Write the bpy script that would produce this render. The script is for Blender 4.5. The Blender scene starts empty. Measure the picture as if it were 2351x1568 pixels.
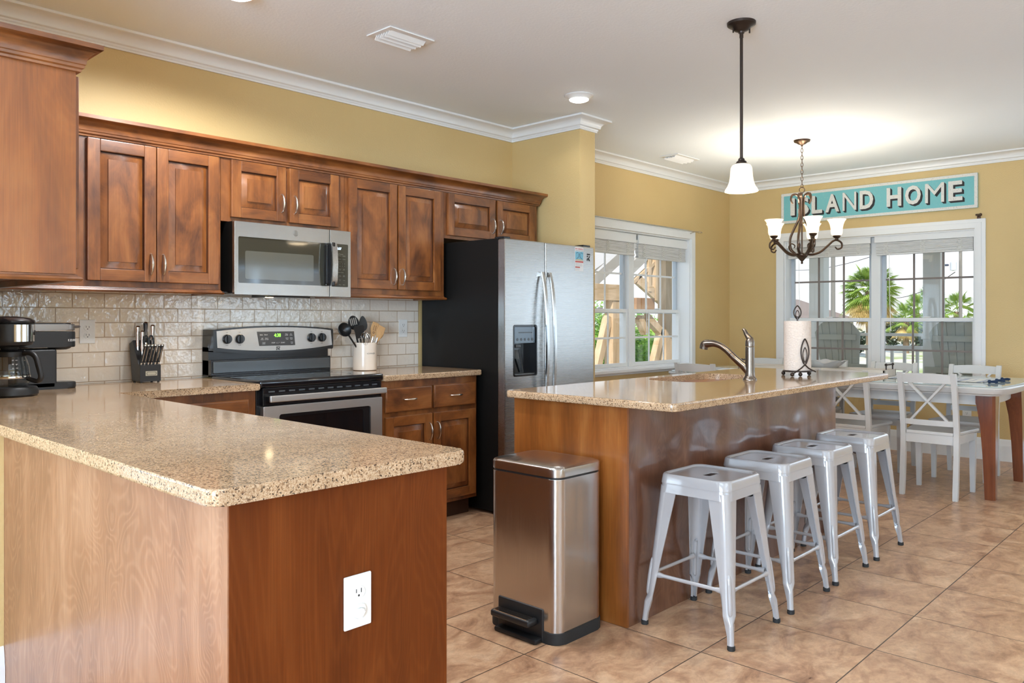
import bpy, bmesh, math, random
from math import sin, cos, pi, radians, sqrt, atan2
from mathutils import Vector, Matrix
random.seed(11)
S = bpy.context.scene
COL = S.collection

# ------------------------------------------------------------------ camera
cd = bpy.data.cameras.new('camera'); cam = bpy.data.objects.new('camera', cd); COL.objects.link(cam)
cam.location = (0, 0, 1.23)
cam.rotation_euler = (pi/2, 0, radians(43.19-90))
cd.sensor_width = 36; cd.lens = 36*1837/2351
cd.shift_y = -50/2351
cd.clip_start = .05; cd.clip_end = 400
S.camera = cam
S.view_settings.view_transform = 'Standard'; S.view_settings.look = 'None'
S.view_settings.gamma = 1; S.view_settings.use_curve_mapping = False
S.view_settings.exposure = 0.42
cy = S.cycles
cy.use_denoising = True; cy.max_bounces = 9; cy.diffuse_bounces = 5; cy.glossy_bounces = 4
cy.transmission_bounces = 6; cy.transparent_max_bounces = 12; cy.sample_clamp_indirect = 6
cy.caustics_reflective = False; cy.caustics_refractive = False

# ------------------------------------------------------------------ sky, sun, daylight
W = bpy.data.worlds.new('sky'); S.world = W; W.use_nodes = True
nt = W.node_tree; nt.nodes.clear()
wo = nt.nodes.new('ShaderNodeOutputWorld'); bg = nt.nodes.new('ShaderNodeBackground')
tc = nt.nodes.new('ShaderNodeTexCoord'); sx = nt.nodes.new('ShaderNodeSeparateXYZ')
cr = nt.nodes.new('ShaderNodeValToRGB')
cr.color_ramp.elements[0].position = 0.0; cr.color_ramp.elements[0].color = (.93, .97, 1, 1)
cr.color_ramp.elements[1].position = .8; cr.color_ramp.elements[1].color = (.42, .62, .95, 1)
nt.links.new(tc.outputs['Generated'], sx.inputs[0]); nt.links.new(sx.outputs['Z'], cr.inputs[0])
nt.links.new(cr.outputs[0], bg.inputs['Color']); bg.inputs['Strength'].default_value = 1.1
nt.links.new(bg.outputs[0], wo.inputs['Surface'])

def lamp(name, kind, loc, power, color=(1, 1, 1), rot=(0, 0, 0), **kw):
    l = bpy.data.lights.new(name, kind); l.energy = power; l.color = color
    for k, v in kw.items(): setattr(l, k, v)
    o = bpy.data.objects.new(name, l); COL.objects.link(o); o.location = loc; o.rotation_euler = rot
    return o
lamp('sun', 'SUN', (0, 0, 20), 4.2, (1, .93, .82), (radians(48), 0, radians(-62)), angle=.01)
DAY = (.58, .78, 1.0)
# daylight entering through the windows and glass doors of the unseen sides of the room
lamp('daylight_south_dining', 'AREA', (6.3, -3.52, 1.4), 55, DAY, (radians(-90), 0, 0), shape='RECTANGLE', size=2.4, size_y=1.25)
lamp('daylight_south_living', 'AREA', (1.3, -3.52, 1.25), 370, DAY, (radians(-112), 0, 0), shape='RECTANGLE', size=3.3, size_y=1.9)
lamp('daylight_east_door', 'AREA', (8.06, -.35, 1.385), 17, DAY, (0, radians(90), 0), shape='RECTANGLE', size=1.3, size_y=2.6)
lamp('daylight_west', 'AREA', (-3.22, -.6, 1.3), 400, DAY, (0, radians(-112), 0), shape='RECTANGLE', size=1.7, size_y=3.2)
lamp('daylight_breakfast_door', 'AREA', (-1.05, 3.0, 1.08), 290, DAY, (radians(-104), 0, radians(180)), shape='RECTANGLE', size=2.4, size_y=1.95)

# ------------------------------------------------------------------ mesh builder
class MB:
    def __init__(s, M=None): s.bm = bmesh.new(); s.M = M; s.mi = 0
    def add(s, t, recalc=True):
        if recalc: bmesh.ops.recalc_face_normals(t, faces=t.faces[:])
        for f in t.faces: f.material_index = s.mi
        if s.M is not None: t.transform(s.M)
        me = bpy.data.meshes.new('tmp'); t.to_mesh(me); t.free(); s.bm.from_mesh(me); bpy.data.meshes.remove(me)
        return s
    def box(s, x0, x1, y0, y1, z0, z1, b=0, seg=2):
        t = bmesh.new()
        v = [t.verts.new((x, y, z)) for x in (x0, x1) for y in (y0, y1) for z in (z0, z1)]
        for f in ((0, 1, 3, 2), (4, 6, 7, 5), (0, 4, 5, 1), (2, 3, 7, 6), (0, 2, 6, 4), (1, 5, 7, 3)):
            t.faces.new([v[i] for i in f])
        if b: bmesh.ops.bevel(t, geom=t.edges[:], offset=min(b, .49*min(abs(x1-x0), abs(y1-y0), abs(z1-z0))), segments=seg, profile=.5, affect='EDGES')
        return s.add(t)
    def cbox(s, c, sz, b=0, seg=2, R=None):
        old = s.M; T = Matrix.Translation(c) @ (R if R is not None else Matrix())
        s.M = T if old is None else old @ T
        s.box(-sz[0]/2, sz[0]/2, -sz[1]/2, sz[1]/2, -sz[2]/2, sz[2]/2, b, seg); s.M = old; return s
    def bar(s, p, q, w, h, b=0, up=(0, 0, 1)):
        p, q = Vector(p), Vector(q); d = q-p; L = d.length; d.normalize(); u = Vector(up)
        if abs(d.dot(u)) > .99: u = Vector((1, 0, 0))
        a = d.cross(u).normalized(); u = a.cross(d)
        R = Matrix((a, d, u)).transposed().to_4x4()
        return s.cbox((p+q)/2, (w, L, h), b, 2, R)
    def lathe(s, prof, n=32, c=(0, 0, 0), R=None, cap=True):
        t = bmesh.new(); rings = []
        for r, z in prof:
            rings.append([t.verts.new((max(r, 1e-5)*cos(2*pi*i/n), max(r, 1e-5)*sin(2*pi*i/n), z)) for i in range(n)])
        for a, b in zip(rings, rings[1:]):
            for i in range(n): t.faces.new((a[i], a[(i+1) % n], b[(i+1) % n], b[i]))
        if cap:
            if prof[0][0] > 1e-4: t.faces.new(rings[0][::-1])
            if prof[-1][0] > 1e-4: t.faces.new(rings[-1])
        bmesh.ops.remove_doubles(t, verts=t.verts[:], dist=1e-5)
        if R is not None: t.transform(R.to_4x4())
        t.transform(Matrix.Translation(c)); return s.add(t)
    def cyl(s, p, q, r, n=16, r2=None):
        p, q = Vector(p), Vector(q); d = q-p
        R = d.to_track_quat('Z', 'Y').to_matrix()
        return s.lathe([(r, 0), (r if r2 is None else r2, d.length)], n, p, R)
    def ball(s, c, r, n=14, sz=1):
        return s.lathe([(r*sin(pi*i/8), -r*sz*cos(pi*i/8)) for i in range(9)], n, c)
    def loft(s, rings, closed=True, cap=True, loop=False):
        t = bmesh.new(); vs = [[t.verts.new(p) for p in r] for r in rings]; n = len(rings[0])
        prs = list(zip(vs, vs[1:])) + ([(vs[-1], vs[0])] if loop else [])
        for a, b in prs:
            for i in range(n if closed else n-1): t.faces.new((a[i], a[(i+1) % n], b[(i+1) % n], b[i]))
        if cap and closed and not loop: t.faces.new(vs[0][::-1]); t.faces.new(vs[-1])
        return s.add(t)
    def tube(s, pts, r, n=10, sub=0, loop=False, flat=1.0):
        pts = [Vector(p) for p in pts]
        rs = list(r) if isinstance(r, (list, tuple)) else [r]*len(pts)
        if sub: pts, rs = smooth(pts, rs, sub, loop)
        rings = []; N = len(pts); up = None
        for i, p in enumerate(pts):
            d = (pts[(i+1) % N]-pts[i-1]) if loop else (pts[min(i+1, N-1)]-pts[max(i-1, 0)])
            d.normalize()
            if up is None:
                up = Vector((0, 0, 1)) if abs(d.z) < .9 else Vector((1, 0, 0))
            a = d.cross(up).normalized(); up = a.cross(d).normalized()
            rings.append([p+(a*cos(2*pi*k/n)*flat+up*sin(2*pi*k/n))*rs[i] for k in range(n)])
        return s.loft(rings, loop=loop)
    def prism(s, pts, d0, d1, plane='xy', b=0, seg=2):
        t = bmesh.new(); f = {'xy': lambda a, c, d: (a, c, d), 'xz': lambda a, c, d: (a, d, c), 'yz': lambda a, c, d: (d, a, c)}[plane]
        A = [t.verts.new(f(p[0], p[1], d0)) for p in pts]; B = [t.verts.new(f(p[0], p[1], d1)) for p in pts]; n = len(pts)
        t.faces.new(A); t.faces.new(B[::-1])
        for i in range(n): t.faces.new((A[i], A[(i+1) % n], B[(i+1) % n], B[i]))
        if b:
            e = [x for x in t.edges if (x.verts[0] in A) == (x.verts[1] in A)]
            bmesh.ops.bevel(t, geom=e, offset=b, segments=seg, profile=.5, affect='EDGES')
        return s.add(t)
    def ring(s, outer, inner, d0, d1, plane='xz', b=0):
        t = bmesh.new(); f = {'xy': lambda a, c, d: (a, c, d), 'xz': lambda a, c, d: (a, d, c), 'yz': lambda a, c, d: (d, a, c)}[plane]
        n = len(outer); L = [[t.verts.new(f(p[0], p[1], d)) for p in P_] for P_, d in ((outer, d0), (outer, d1), (inner, d1), (inner, d0))]
        for k in range(4):
            a, c = L[k], L[(k+1) % 4]
            for i in range(n): t.faces.new((a[i], a[(i+1) % n], c[(i+1) % n], c[i]))
        if b:
            sel = set(L[0]); e = [x for x in t.edges if any(x.verts[0] in set(l) and x.verts[1] in set(l) for l in (L[0], L[1]))]
            bmesh.ops.bevel(t, geom=e, offset=b, segments=2, profile=.5, affect='EDGES')
        return s.add(t)
    def quad(s, *pts):
        t = bmesh.new(); t.faces.new([t.verts.new(p) for p in pts]); return s.add(t, False)
    def tris(s, V, Fs):
        t = bmesh.new(); vv = [t.verts.new(p) for p in V]
        for f in Fs: t.faces.new([vv[i] for i in f])
        return s.add(t, False)
    def grid(s, fn, nu, nv):
        t = bmesh.new(); g = [[t.verts.new(fn(i/nu, j/nv)) for j in range(nv+1)] for i in range(nu+1)]
        for i in range(nu):
            for j in range(nv): t.faces.new((g[i][j], g[i+1][j], g[i+1][j+1], g[i][j+1]))
        return s.add(t, False)
    def text(s, body, M, fit=None, size=.1, ext=.0004, bold=0, shear=0):
        cu = bpy.data.curves.new('t', 'FONT'); cu.body = body; cu.size = 1; cu.extrude = 0; cu.offset = bold; cu.shear = shear
        cu.align_x = 'CENTER'; cu.align_y = 'CENTER'; cu.resolution_u = 3
        o = bpy.data.objects.new('t', cu); COL.objects.link(o); bpy.context.view_layer.update()
        me = bpy.data.meshes.new_from_object(o.evaluated_get(bpy.context.evaluated_depsgraph_get()))
        t = bmesh.new(); t.from_mesh(me); bpy.data.objects.remove(o); bpy.data.curves.remove(cu); bpy.data.meshes.remove(me)
        xs = [v.co.x for v in t.verts]; ys = [v.co.y for v in t.verts]
        cx, cyy = (min(xs)+max(xs))/2, (min(ys)+max(ys))/2; w, h = max(xs)-min(xs), max(ys)-min(ys)
        kx, ky = (fit[0]/w, fit[1]/h) if fit else (size, size)
        for v in t.verts: v.co = Vector(((v.co.x-cx)*kx, (v.co.y-cyy)*ky, 0))
        if ext:
            r = bmesh.ops.extrude_face_region(t, geom=t.faces[:])
            for v in [g for g in r['geom'] if isinstance(g, bmesh.types.BMVert)]: v.co.z += ext
        t.transform(M)
        return s.add(t)

def smooth(pts, rs, sub, loop=False):
    N = len(pts); out = []; ro = []
    for i in range(N if loop else N-1):
        p0 = pts[i-1] if (i > 0 or loop) else pts[0]*2-pts[1]
        p1 = pts[i]; p2 = pts[(i+1) % N]
        p3 = pts[(i+2) % N] if (loop or i+2 < N) else pts[-1]*2-pts[-2]
        for k in range(sub):
            t = k/sub
            out.append(.5*((2*p1)+(p2-p0)*t+(2*p0-5*p1+4*p2-p3)*t*t+(3*p1-p0-3*p2+p3)*t**3))
            ro.append(rs[i]*(1-t)+rs[(i+1) % N]*t)
    if not loop: out.append(pts[-1]); ro.append(rs[-1])
    return out, ro

def rrect(x0, x1, y0, y1, r, k=6):
    P_ = []
    for cx, cyy, a0 in ((x1-r, y1-r, 0), (x0+r, y1-r, 90), (x0+r, y0+r, 180), (x1-r, y0+r, 270)):
        for i in range(k):
            a = radians(a0+90*i/(k-1)); P_.append((cx+r*cos(a), cyy+r*sin(a)))
    return P_

FRAME = {}
def empty(name, loc=(0, 0, 0), rz=0):
    o = bpy.data.objects.new(name, None); o.empty_display_size = .05; COL.objects.link(o)
    o.location = loc; o.rotation_euler = (0, 0, rz)
    FRAME[o.name] = (Matrix.Translation(loc) @ Matrix.Rotation(rz, 4, 'Z')).inverted()
    return o
def tag(o, label=None, cat=None, group=None, kind=None):
    for k, v in (('label', label), ('category', cat), ('group', group), ('kind', kind)):
        if v: o[k] = v
    return o
def thing(name, label, cat, loc=(0, 0, 0), rz=0, group=None, kind=None):
    return tag(empty(name, loc, rz), label, cat, group, kind)
def P(name, mb, mat, parent=None, local=False, ang=38, label=None):
    me = bpy.data.meshes.new(name); bm = mb.bm
    root = parent
    while root is not None and root.parent is not None: root = root.parent
    if root is not None and not local and root.name in FRAME: bm.transform(FRAME[root.name])
    bm.to_mesh(me); bm.free()
    me.polygons.foreach_set('use_smooth', [True]*len(me.polygons)); me.set_sharp_from_angle(angle=radians(ang))
    for m in (mat if isinstance(mat, (list, tuple)) else [mat]): me.materials.append(m)
    o = bpy.data.objects.new(name, me); COL.objects.link(o)
    if parent is not None: o.parent = parent
    if label: o['label'] = label
    if len(me.polygons) < 20000:
        wn = o.modifiers.new('weighted_normals', 'WEIGHTED_NORMAL'); wn.keep_sharp = True; wn.weight = 80
    return o
def one(name, mb, mat, label, cat, group=None, kind=None, loc=None, ang=38):
    """a thing that is a single mesh; loc becomes its origin"""
    if loc is not None: mb.bm.transform(Matrix.Translation(loc).inverted())
    o = P(name, mb, mat, ang=ang)
    if loc is not None: o.location = loc
    return tag(o, label, cat, group, kind)
def struct(name, mb, mat, ang=38, label=None, cat=None):
    return tag(P(name, mb, mat, ang=ang), label, cat, None, 'structure')
def dup(root, loc, rz, label, group=None):
    r = root.copy(); COL.objects.link(r); r.location = loc; r.rotation_euler = (0, 0, rz); r['label'] = label
    if group: r['group'] = group
    for ch in list(root.children):
        c = ch.copy(); COL.objects.link(c); c.parent = r
        for g in list(ch.children):
            d = g.copy(); COL.objects.link(d); d.parent = c
    return r
F_S = Matrix.Rotation(pi/2, 4, 'X')                 # drawing plane facing -y
F_W = Matrix.Rotation(-pi/2, 4, 'Z') @ F_S          # facing -x
F_E = Matrix.Rotation(pi/2, 4, 'Z') @ F_S           # facing +x
T = Matrix.Translation
def sweep(mb, path, prof, closed=False):
    """sweep a profile [(out, z)] along a horizontal path, mitred; out is to the right of the walking direction"""
    n = len(path); rings = []
    for i in range(n):
        p = Vector(path[i]).to_2d()
        a = (p-Vector(path[i-1]).to_2d()) if (i > 0 or closed) else None
        b = (Vector(path[(i+1) % n]).to_2d()-p) if (i < n-1 or closed) else None
        if a is None: a = b
        if b is None: b = a
        a = a.normalized(); b = b.normalized()
        na, nb = Vector((a.y, -a.x)), Vector((b.y, -b.x))
        m = (na+nb).normalized(); m = m/max(.2, m.dot(na))
        rings.append([(p.x+m.x*o, p.y+m.y*o, z) for o, z in prof])
    return mb.loft(rings, loop=closed)

# ------------------------------------------------------------------ materials
class NT:
    def __init__(s, name):
        s.m = bpy.data.materials.new(name); s.m.use_nodes = True; s.t = s.m.node_tree
        s.b = s.t.nodes['Principled BSDF']; s.o = s.t.nodes['Material Output']
    def n(s, kind, **kw):
        x = s.t.nodes.new('ShaderNode'+kind)
        for k, v in kw.items():
            if k in x.inputs.keys(): x.inputs[k].default_value = v
            else: setattr(x, k, v)
        return x
    def l(s, a, b): s.t.links.new(a, b)
    def coord(s, scale=(1, 1, 1), loc=(0, 0, 0), rnd=True, kind='Object'):
        c = s.n('TexCoord'); mp = s.n('Mapping'); mp.inputs['Scale'].default_value = scale; mp.inputs['Location'].default_value = loc
        if rnd:
            oi = s.n('ObjectInfo'); m = s.n('VectorMath', operation='MULTIPLY_ADD'); cx = s.n('CombineXYZ')
            s.l(oi.outputs['Random'], cx.inputs[0]); s.l(oi.outputs['Random'], cx.inputs[1]); s.l(oi.outputs['Random'], cx.inputs[2])
            m.inputs[1].default_value = (37, 23, 51); s.l(cx.outputs[0], m.inputs[0]); s.l(c.outputs[kind], m.inputs[2])
            s.l(m.outputs[0], mp.inputs['Vector'])
        else: s.l(c.outputs[kind], mp.inputs['Vector'])
        return mp.outputs[0]
    def noise(s, vec, scale, detail=3, rough=.5, dist=0):
        x = s.n('TexNoise'); x.inputs['Scale'].default_value = scale; x.inputs['Detail'].default_value = detail
        x.inputs['Roughness'].default_value = rough; x.inputs['Distortion'].default_value = dist
        s.l(vec, x.inputs['Vector']); return x.outputs['Fac']
    def ramp(s, fac, stops, interp='LINEAR'):
        r = s.n('ValToRGB'); e = r.color_ramp; e.interpolation = interp
        while len(e.elements) < len(stops): e.elements.new(.5)
        for x, (p, c) in zip(e.elements, stops): x.position = p; x.color = tuple(c[:3])+(1,)
        s.l(fac, r.inputs[0]); return r.outputs[0]
    def math(s, op, a, b=None, clamp=False):
        x = s.n('Math', operation=op); x.use_clamp = clamp
        for i, v in enumerate((a, b)):
            if v is None: continue
            if isinstance(v, (int, float)): x.inputs[i].default_value = v
            else: s.l(v, x.inputs[i])
        return x.outputs[0]
    def mix(s, fac, a, b, mode='MIX'):
        x = s.n('Mix', data_type='RGBA', blend_type=mode)
        for i, v in ((0, fac), (6, a), (7, b)):
            if isinstance(v, (int, float)): x.inputs[i].default_value = v
            elif isinstance(v, tuple): x.inputs[i].default_value = v[:3]+(1,)
            else: s.l(v, x.inputs[i])
        return x.outputs[2]
    def bump(s, h, st=.2, d=.01):
        x = s.n('Bump'); x.inputs['Strength'].default_value = st; x.inputs['Distance'].default_value = d
        s.l(h, x.inputs['Height']); s.l(x.outputs[0], s.b.inputs['Normal']); return x
    def set(s, **kw):
        for k, v in kw.items():
            k = k.replace('_', ' ')
            if isinstance(v, tuple) and len(v) == 3: v = v+(1,)
            if hasattr(v, 'is_linked'): s.l(v, s.b.inputs[k])
            else: s.b.inputs[k].default_value = v
        return s
def plain(name, col, rough=.5, metal=0, **kw):
    return NT(name).set(Base_Color=col, Roughness=rough, Metallic=metal, **kw).m
def emit(name, col, st):
    return NT(name).set(Base_Color=(.02, .02, .02), Emission_Color=col, Emission_Strength=st, Roughness=.4).m

def wood(name, axis, dark, mid, light, blotch=.5, lines=.25, rough=.34, figure=1.0, spec=.5, warp=0, along=.22):
    t = NT(name); al = {'x': 0, 'y': 1, 'z': 2}[axis]
    sc = [1, 1, 1]; sc[al] = along; v1 = t.coord(tuple(sc))
    sc2 = [1, 1, 1]; sc2[al] = .018; v2 = t.coord(tuple(sc2))
    sc3 = [1, 1, 1]; sc3[al] = .4*figure; v3 = t.coord(tuple(sc3))
    bl = t.noise(v1, 9, 4, .55, .5)
    base = t.ramp(bl, [(.5-.28*blotch-.06, dark), (.52, mid), (.5+.3*blotch+.06, light)])
    c = t.noise(v3, 2.6, 3, .5, .6)
    ln = t.math('SINE', t.math('MULTIPLY', c, 170)); ln = t.math('MULTIPLY', t.math('MULTIPLY', t.math('POWER', t.math('ABSOLUTE', ln), 5), lines), t.math('MULTIPLY', t.noise(v3, 14, 3), 1.5))
    fine = t.noise(v2, 230, 2, .6)
    base = t.mix(ln, base, light)
    base = t.mix(.35, base, t.ramp(fine, [(.3, (.45, .45, .45)), (.7, (1.1, 1.1, 1.1))]), 'MULTIPLY')
    t.set(Base_Color=base, Roughness=rough, Coat_Weight=spec, Coat_Roughness=.13 if warp else .22, Specular_IOR_Level=.5 if spec > .2 else .15)
    if warp:
        w = t.noise(t.coord((1, 1, 1), rnd=False), 3.2, 1); b = t.bump(w, .5, warp)
        t.l(b.outputs[0], t.b.inputs['Coat Normal'])
    else: t.bump(fine, .05, .002)
    return t.m
D_, M_, L_ = (.075, .021, .005), (.215, .068, .0145), (.31, .115, .030)
WZ = wood('stained_maple_vertical', 'z', D_, M_, L_, .42, .10, along=.42)
WX = wood('stained_maple_horizontal', 'x', D_, M_, L_, .45, .10, along=.42)
WY = wood('stained_maple_depth', 'y', D_, M_, L_, .55, .10)
WP = wood('stained_maple_panel', 'z', (.09, .0185, .002), (.128, .0275, .003), (.19, .05, .0085), .8, .3, figure=.45, rough=.5, spec=.06)
WF = wood('stained_birch_figured', 'z', (.20, .08, .036), (.29, .125, .058), (.46, .25, .14), .8, .34, figure=1.0, rough=.42, spec=.4)
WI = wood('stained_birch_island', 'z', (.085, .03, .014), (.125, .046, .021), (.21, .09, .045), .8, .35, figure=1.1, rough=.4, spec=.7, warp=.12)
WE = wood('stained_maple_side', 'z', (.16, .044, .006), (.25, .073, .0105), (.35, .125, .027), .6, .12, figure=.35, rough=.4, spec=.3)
MAHOG = wood('mahogany_leg', 'z', (.09, .022, .006), (.15, .036, .009), (.22, .06, .016), .8, .05, rough=.25, spec=.6)

def granite():
    t = NT('granite'); v = t.coord(rnd=False)
    vo = t.n('TexVoronoi'); vo.inputs['Scale'].default_value = 520; t.l(v, vo.inputs['Vector'])
    sp = t.n('SeparateColor'); t.l(vo.outputs['Color'], sp.inputs[0])
    c = t.ramp(sp.outputs[0], [(0, (.32, .19, .10)), (.3, (.42, .27, .155)), (.6, (.50, .345, .21)), (1, (.59, .44, .295))])
    v2 = t.n('TexVoronoi'); v2.inputs['Scale'].default_value = 300; t.l(v, v2.inputs['Vector'])
    s2 = t.n('SeparateColor'); t.l(v2.outputs['Color'], s2.inputs[0])
    c = t.mix(t.ramp(s2.outputs[1], [(.90, (0, 0, 0)), (.93, (.9, .9, .9))]), c, (.045, .03, .022))
    v4 = t.n('TexVoronoi'); v4.inputs['Scale'].default_value = 240; t.l(v, v4.inputs['Vector'])
    s4 = t.n('SeparateColor'); t.l(v4.outputs['Color'], s4.inputs[0])
    c = t.mix(t.ramp(s4.outputs[2], [(.88, (0, 0, 0)), (.91, (.7, .7, .7))]), c, (.17, .09, .045))
    c = t.mix(.5, c, t.ramp(t.noise(v, 14, 4), [(.3, (.75, .72, .7)), (.7, (1.12, 1.1, 1.08))]), 'MULTIPLY')
    t.set(Base_Color=c, Roughness=.09, Specular_IOR_Level=.6); return t.m
GRAN = granite()

def steel(name, base=.58, rough=.24, axis='x', st=.07, tint=(1, .985, .955)):
    t = NT(name); sc = [800, 800, 800]; sc['xyz'.index(axis)] = 4
    n = t.noise(t.coord(tuple(sc), rnd=False), 1, 2)
    r = t.math('ADD', t.math('MULTIPLY', n, .12), rough-.06)
    t.set(Base_Color=tuple(base*k for k in tint), Metallic=1.0, Roughness=r); t.bump(n, st, .002); return t.m
SS = steel('brushed_steel', .50); SSF = steel('fridge_steel', .40, .27); SSR = steel('range_steel', .64, .40, st=.12); SSZ = steel('brushed_steel_vertical', .52, .26, 'z'); NICK = plain('satin_nickel', (.66, .62, .56), .25, 1)
CHR = plain('polished_steel', (.75, .73, .70), .12, 1)
FAUC = plain('brushed_pewter', (.20, .168, .142), .26, 1)
BRONZE = plain('oil_rubbed_bronze', (.045, .032, .026), .38, .7)
BRONZE2 = plain('antique_bronze', (.10, .064, .044), .33, .9)
BLK = plain('black_plastic', (.012, .012, .013), .42); BLKG = plain('black_glass', (.006, .006, .007), .06, Specular_IOR_Level=.7)
BLKE = plain('black_enamel', (.010, .010, .011), .16); BLKM = plain('black_rubber', (.015, .015, .015), .7)
BLKF = plain('black_textured_steel', (.006, .0055, .005), .45, Specular_IOR_Level=.2)
WPAINT = plain('white_trim_paint', (.80, .80, .79), .32); WHT = plain('white_plastic', (.78, .78, .76), .3)
STOOLW = plain('white_enamelled_steel', (.375, .355, .35), .16, Coat_Weight=.6, Coat_Roughness=.06)
CHAIRW = plain('white_painted_wood', (.55, .53, .50), .34); IVORY = plain('cream_ceramic', (.78, .66, .54), .14)
LABELG = plain('pale_print', (.55, .55, .55), .5); LABELD = plain('dark_print', (.03, .03, .03), .5)

def walls():
    t = NT('yellow_orange_peel_paint'); v = t.coord(rnd=False, kind='Object')
    n = t.noise(v, 95, 3, .55); t.set(Base_Color=t.ramp(t.noise(v, 1.5, 2), [(.3, (.595, .425, .188)), (.7, (.635, .46, .21))]), Roughness=.55)
    t.bump(n, .32, .006); return t.m
WALL = walls()
def ceilm():
    t = NT('ceiling_texture_paint'); v = t.coord(rnd=False); n = t.noise(v, 70, 3)
    t.set(Base_Color=(.87, .92, .965), Roughness=.8); t.bump(n, .18, .006); return t.m
CEIL = ceilm()
def floorm():
    t = NT('slate_look_tile'); P0 = .463
    v = t.coord(loc=(-(2.175 % P0), -(1.055 % P0), 0), rnd=False)
    br = t.n('TexBrick'); br.offset = 0; br.squash = 1
    for k, x in dict(Scale=1, Mortar_Size=.0026, Mortar_Smooth=.2, Bias=0, Brick_Width=P0, Row_Height=P0).items(): br.inputs[k.replace('_', ' ')].default_value = x
    br.inputs['Color1'].default_value = (.2, .2, .2, 1); br.inputs['Color2'].default_value = (.8, .8, .8, 1)
    t.l(v, br.inputs['Vector'])
    off = t.n('VectorMath', operation='MULTIPLY_ADD'); t.l(br.outputs['Color'], off.inputs[0]); off.inputs[1].default_value = (9, 5, 3)
    t.l(t.coord(rnd=False, scale=(1, 1.35, 1)), off.inputs[2])
    n = t.noise(off.outputs[0], 4.6, 10, .68, 1.1)
    c = t.ramp(n, [(.30, (.23, .118, .066)), (.43, (.41, .232, .135)), (.55, (.54, .335, .20)), (.72, (.66, .455, .295))])
    c = t.mix(.5, c, t.ramp(t.noise(off.outputs[0], 22, 7, .75, .6), [(.36, (.62, .57, .54)), (.60, (1.12, 1.1, 1.08))]), 'MULTIPLY')
    c = t.mix(br.outputs['Fac'], c, (.085, .055, .037))
    r = t.math('ADD', t.math('MULTIPLY', n, .25), .2)
    t.set(Base_Color=c, Roughness=r); h = t.math('SUBTRACT', t.math('MULTIPLY', n, .15), t.math('MULTIPLY', br.outputs['Fac'], 1.0))
    t.bump(h, .25, .006); return t.m
FLOOR = floorm()
def tilem():
    t = NT('glazed_subway_tile'); c = t.n('TexCoord'); s_ = t.n('SeparateXYZ'); t.l(c.outputs['Object'], s_.inputs[0])
    cb = t.n('CombineXYZ'); t.l(t.math('ADD', s_.outputs[0], -1.082+3*.149), cb.inputs[0]); t.l(t.math('ADD', s_.outputs[2], -.922+.0733*2), cb.inputs[1])
    br = t.n('TexBrick'); br.offset = .5; br.offset_frequency = 2
    for k, x in dict(Scale=1, Mortar_Size=.0023, Mortar_Smooth=.35, Bias=0, Brick_Width=.149, Row_Height=.0733).items(): br.inputs[k.replace('_', ' ')].default_value = x
    br.inputs['Color1'].default_value = (.80, .71, .60, 1); br.inputs['Color2'].default_value = (.87, .79, .69, 1); br.inputs['Mortar'].default_value = (.50, .35, .22, 1)
    t.l(cb.outputs[0], br.inputs['Vector'])
    n = t.noise(c.outputs['Object'], 34, 2, .5, .3)
    h = t.math('SUBTRACT', t.math('MULTIPLY', n, .6), br.outputs['Fac'])
    rr = t.math('ADD', t.math('MULTIPLY', br.outputs['Fac'], .5), .08)
    t.set(Base_Color=br.outputs['Color'], Roughness=rr, Specular_IOR_Level=.9, Coat_Weight=1.0, Coat_Roughness=.03); bb_ = t.bump(h, .75, .006); t.l(bb_.outputs[0], t.b.inputs['Coat Normal']); return t.m
TILE = tilem()
def glass(name, tint=(1, 1, 1), refl=1.0):
    t = NT(name); t.t.nodes.remove(t.b); ge = t.n('NewGeometry'); d = t.n('VectorMath', operation='DOT_PRODUCT')
    t.l(ge.outputs['Incoming'], d.inputs[0]); t.l(ge.outputs['Normal'], d.inputs[1])
    f = t.math('ADD', t.math('MULTIPLY', t.math('POWER', t.math('SUBTRACT', 1, t.math('ABSOLUTE', d.outputs['Value']), True), 5), .9), .035)
    a = t.n('BsdfTransparent'); a.inputs[0].default_value = tint+(1,); g = t.n('BsdfGlossy'); g.inputs['Roughness'].default_value = .02
    m = t.n('MixShader'); t.l(t.math('MULTIPLY', f, refl, True), m.inputs[0]); t.l(a.outputs[0], m.inputs[1]); t.l(g.outputs[0], m.inputs[2])
    t.l(m.outputs[0], t.o.inputs[0]); return t.m
GLASS = glass('window_glass'); GLASSC = glass('carafe_glass', (.80, .82, .82), 1.6); GLASSP = glass('clear_plastic', (.8, .84, .87), 1.8)
def shadem(name, st):
    t = NT(name); t.set(Base_Color=(.9, .84, .72), Roughness=.35)
    lw = t.n('LayerWeight'); lw.inputs[0].default_value = .35
    e = t.ramp(lw.outputs['Facing'], [(0, (1, .90, .70)), (1, (1, .66, .33))])
    t.set(Emission_Color=e, Emission_Strength=st); return t.m
SHADE = shadem('frosted_lamp_glass', .95)
LEDW = emit('lamp_lens', (1, .93, .82), 14)

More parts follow.
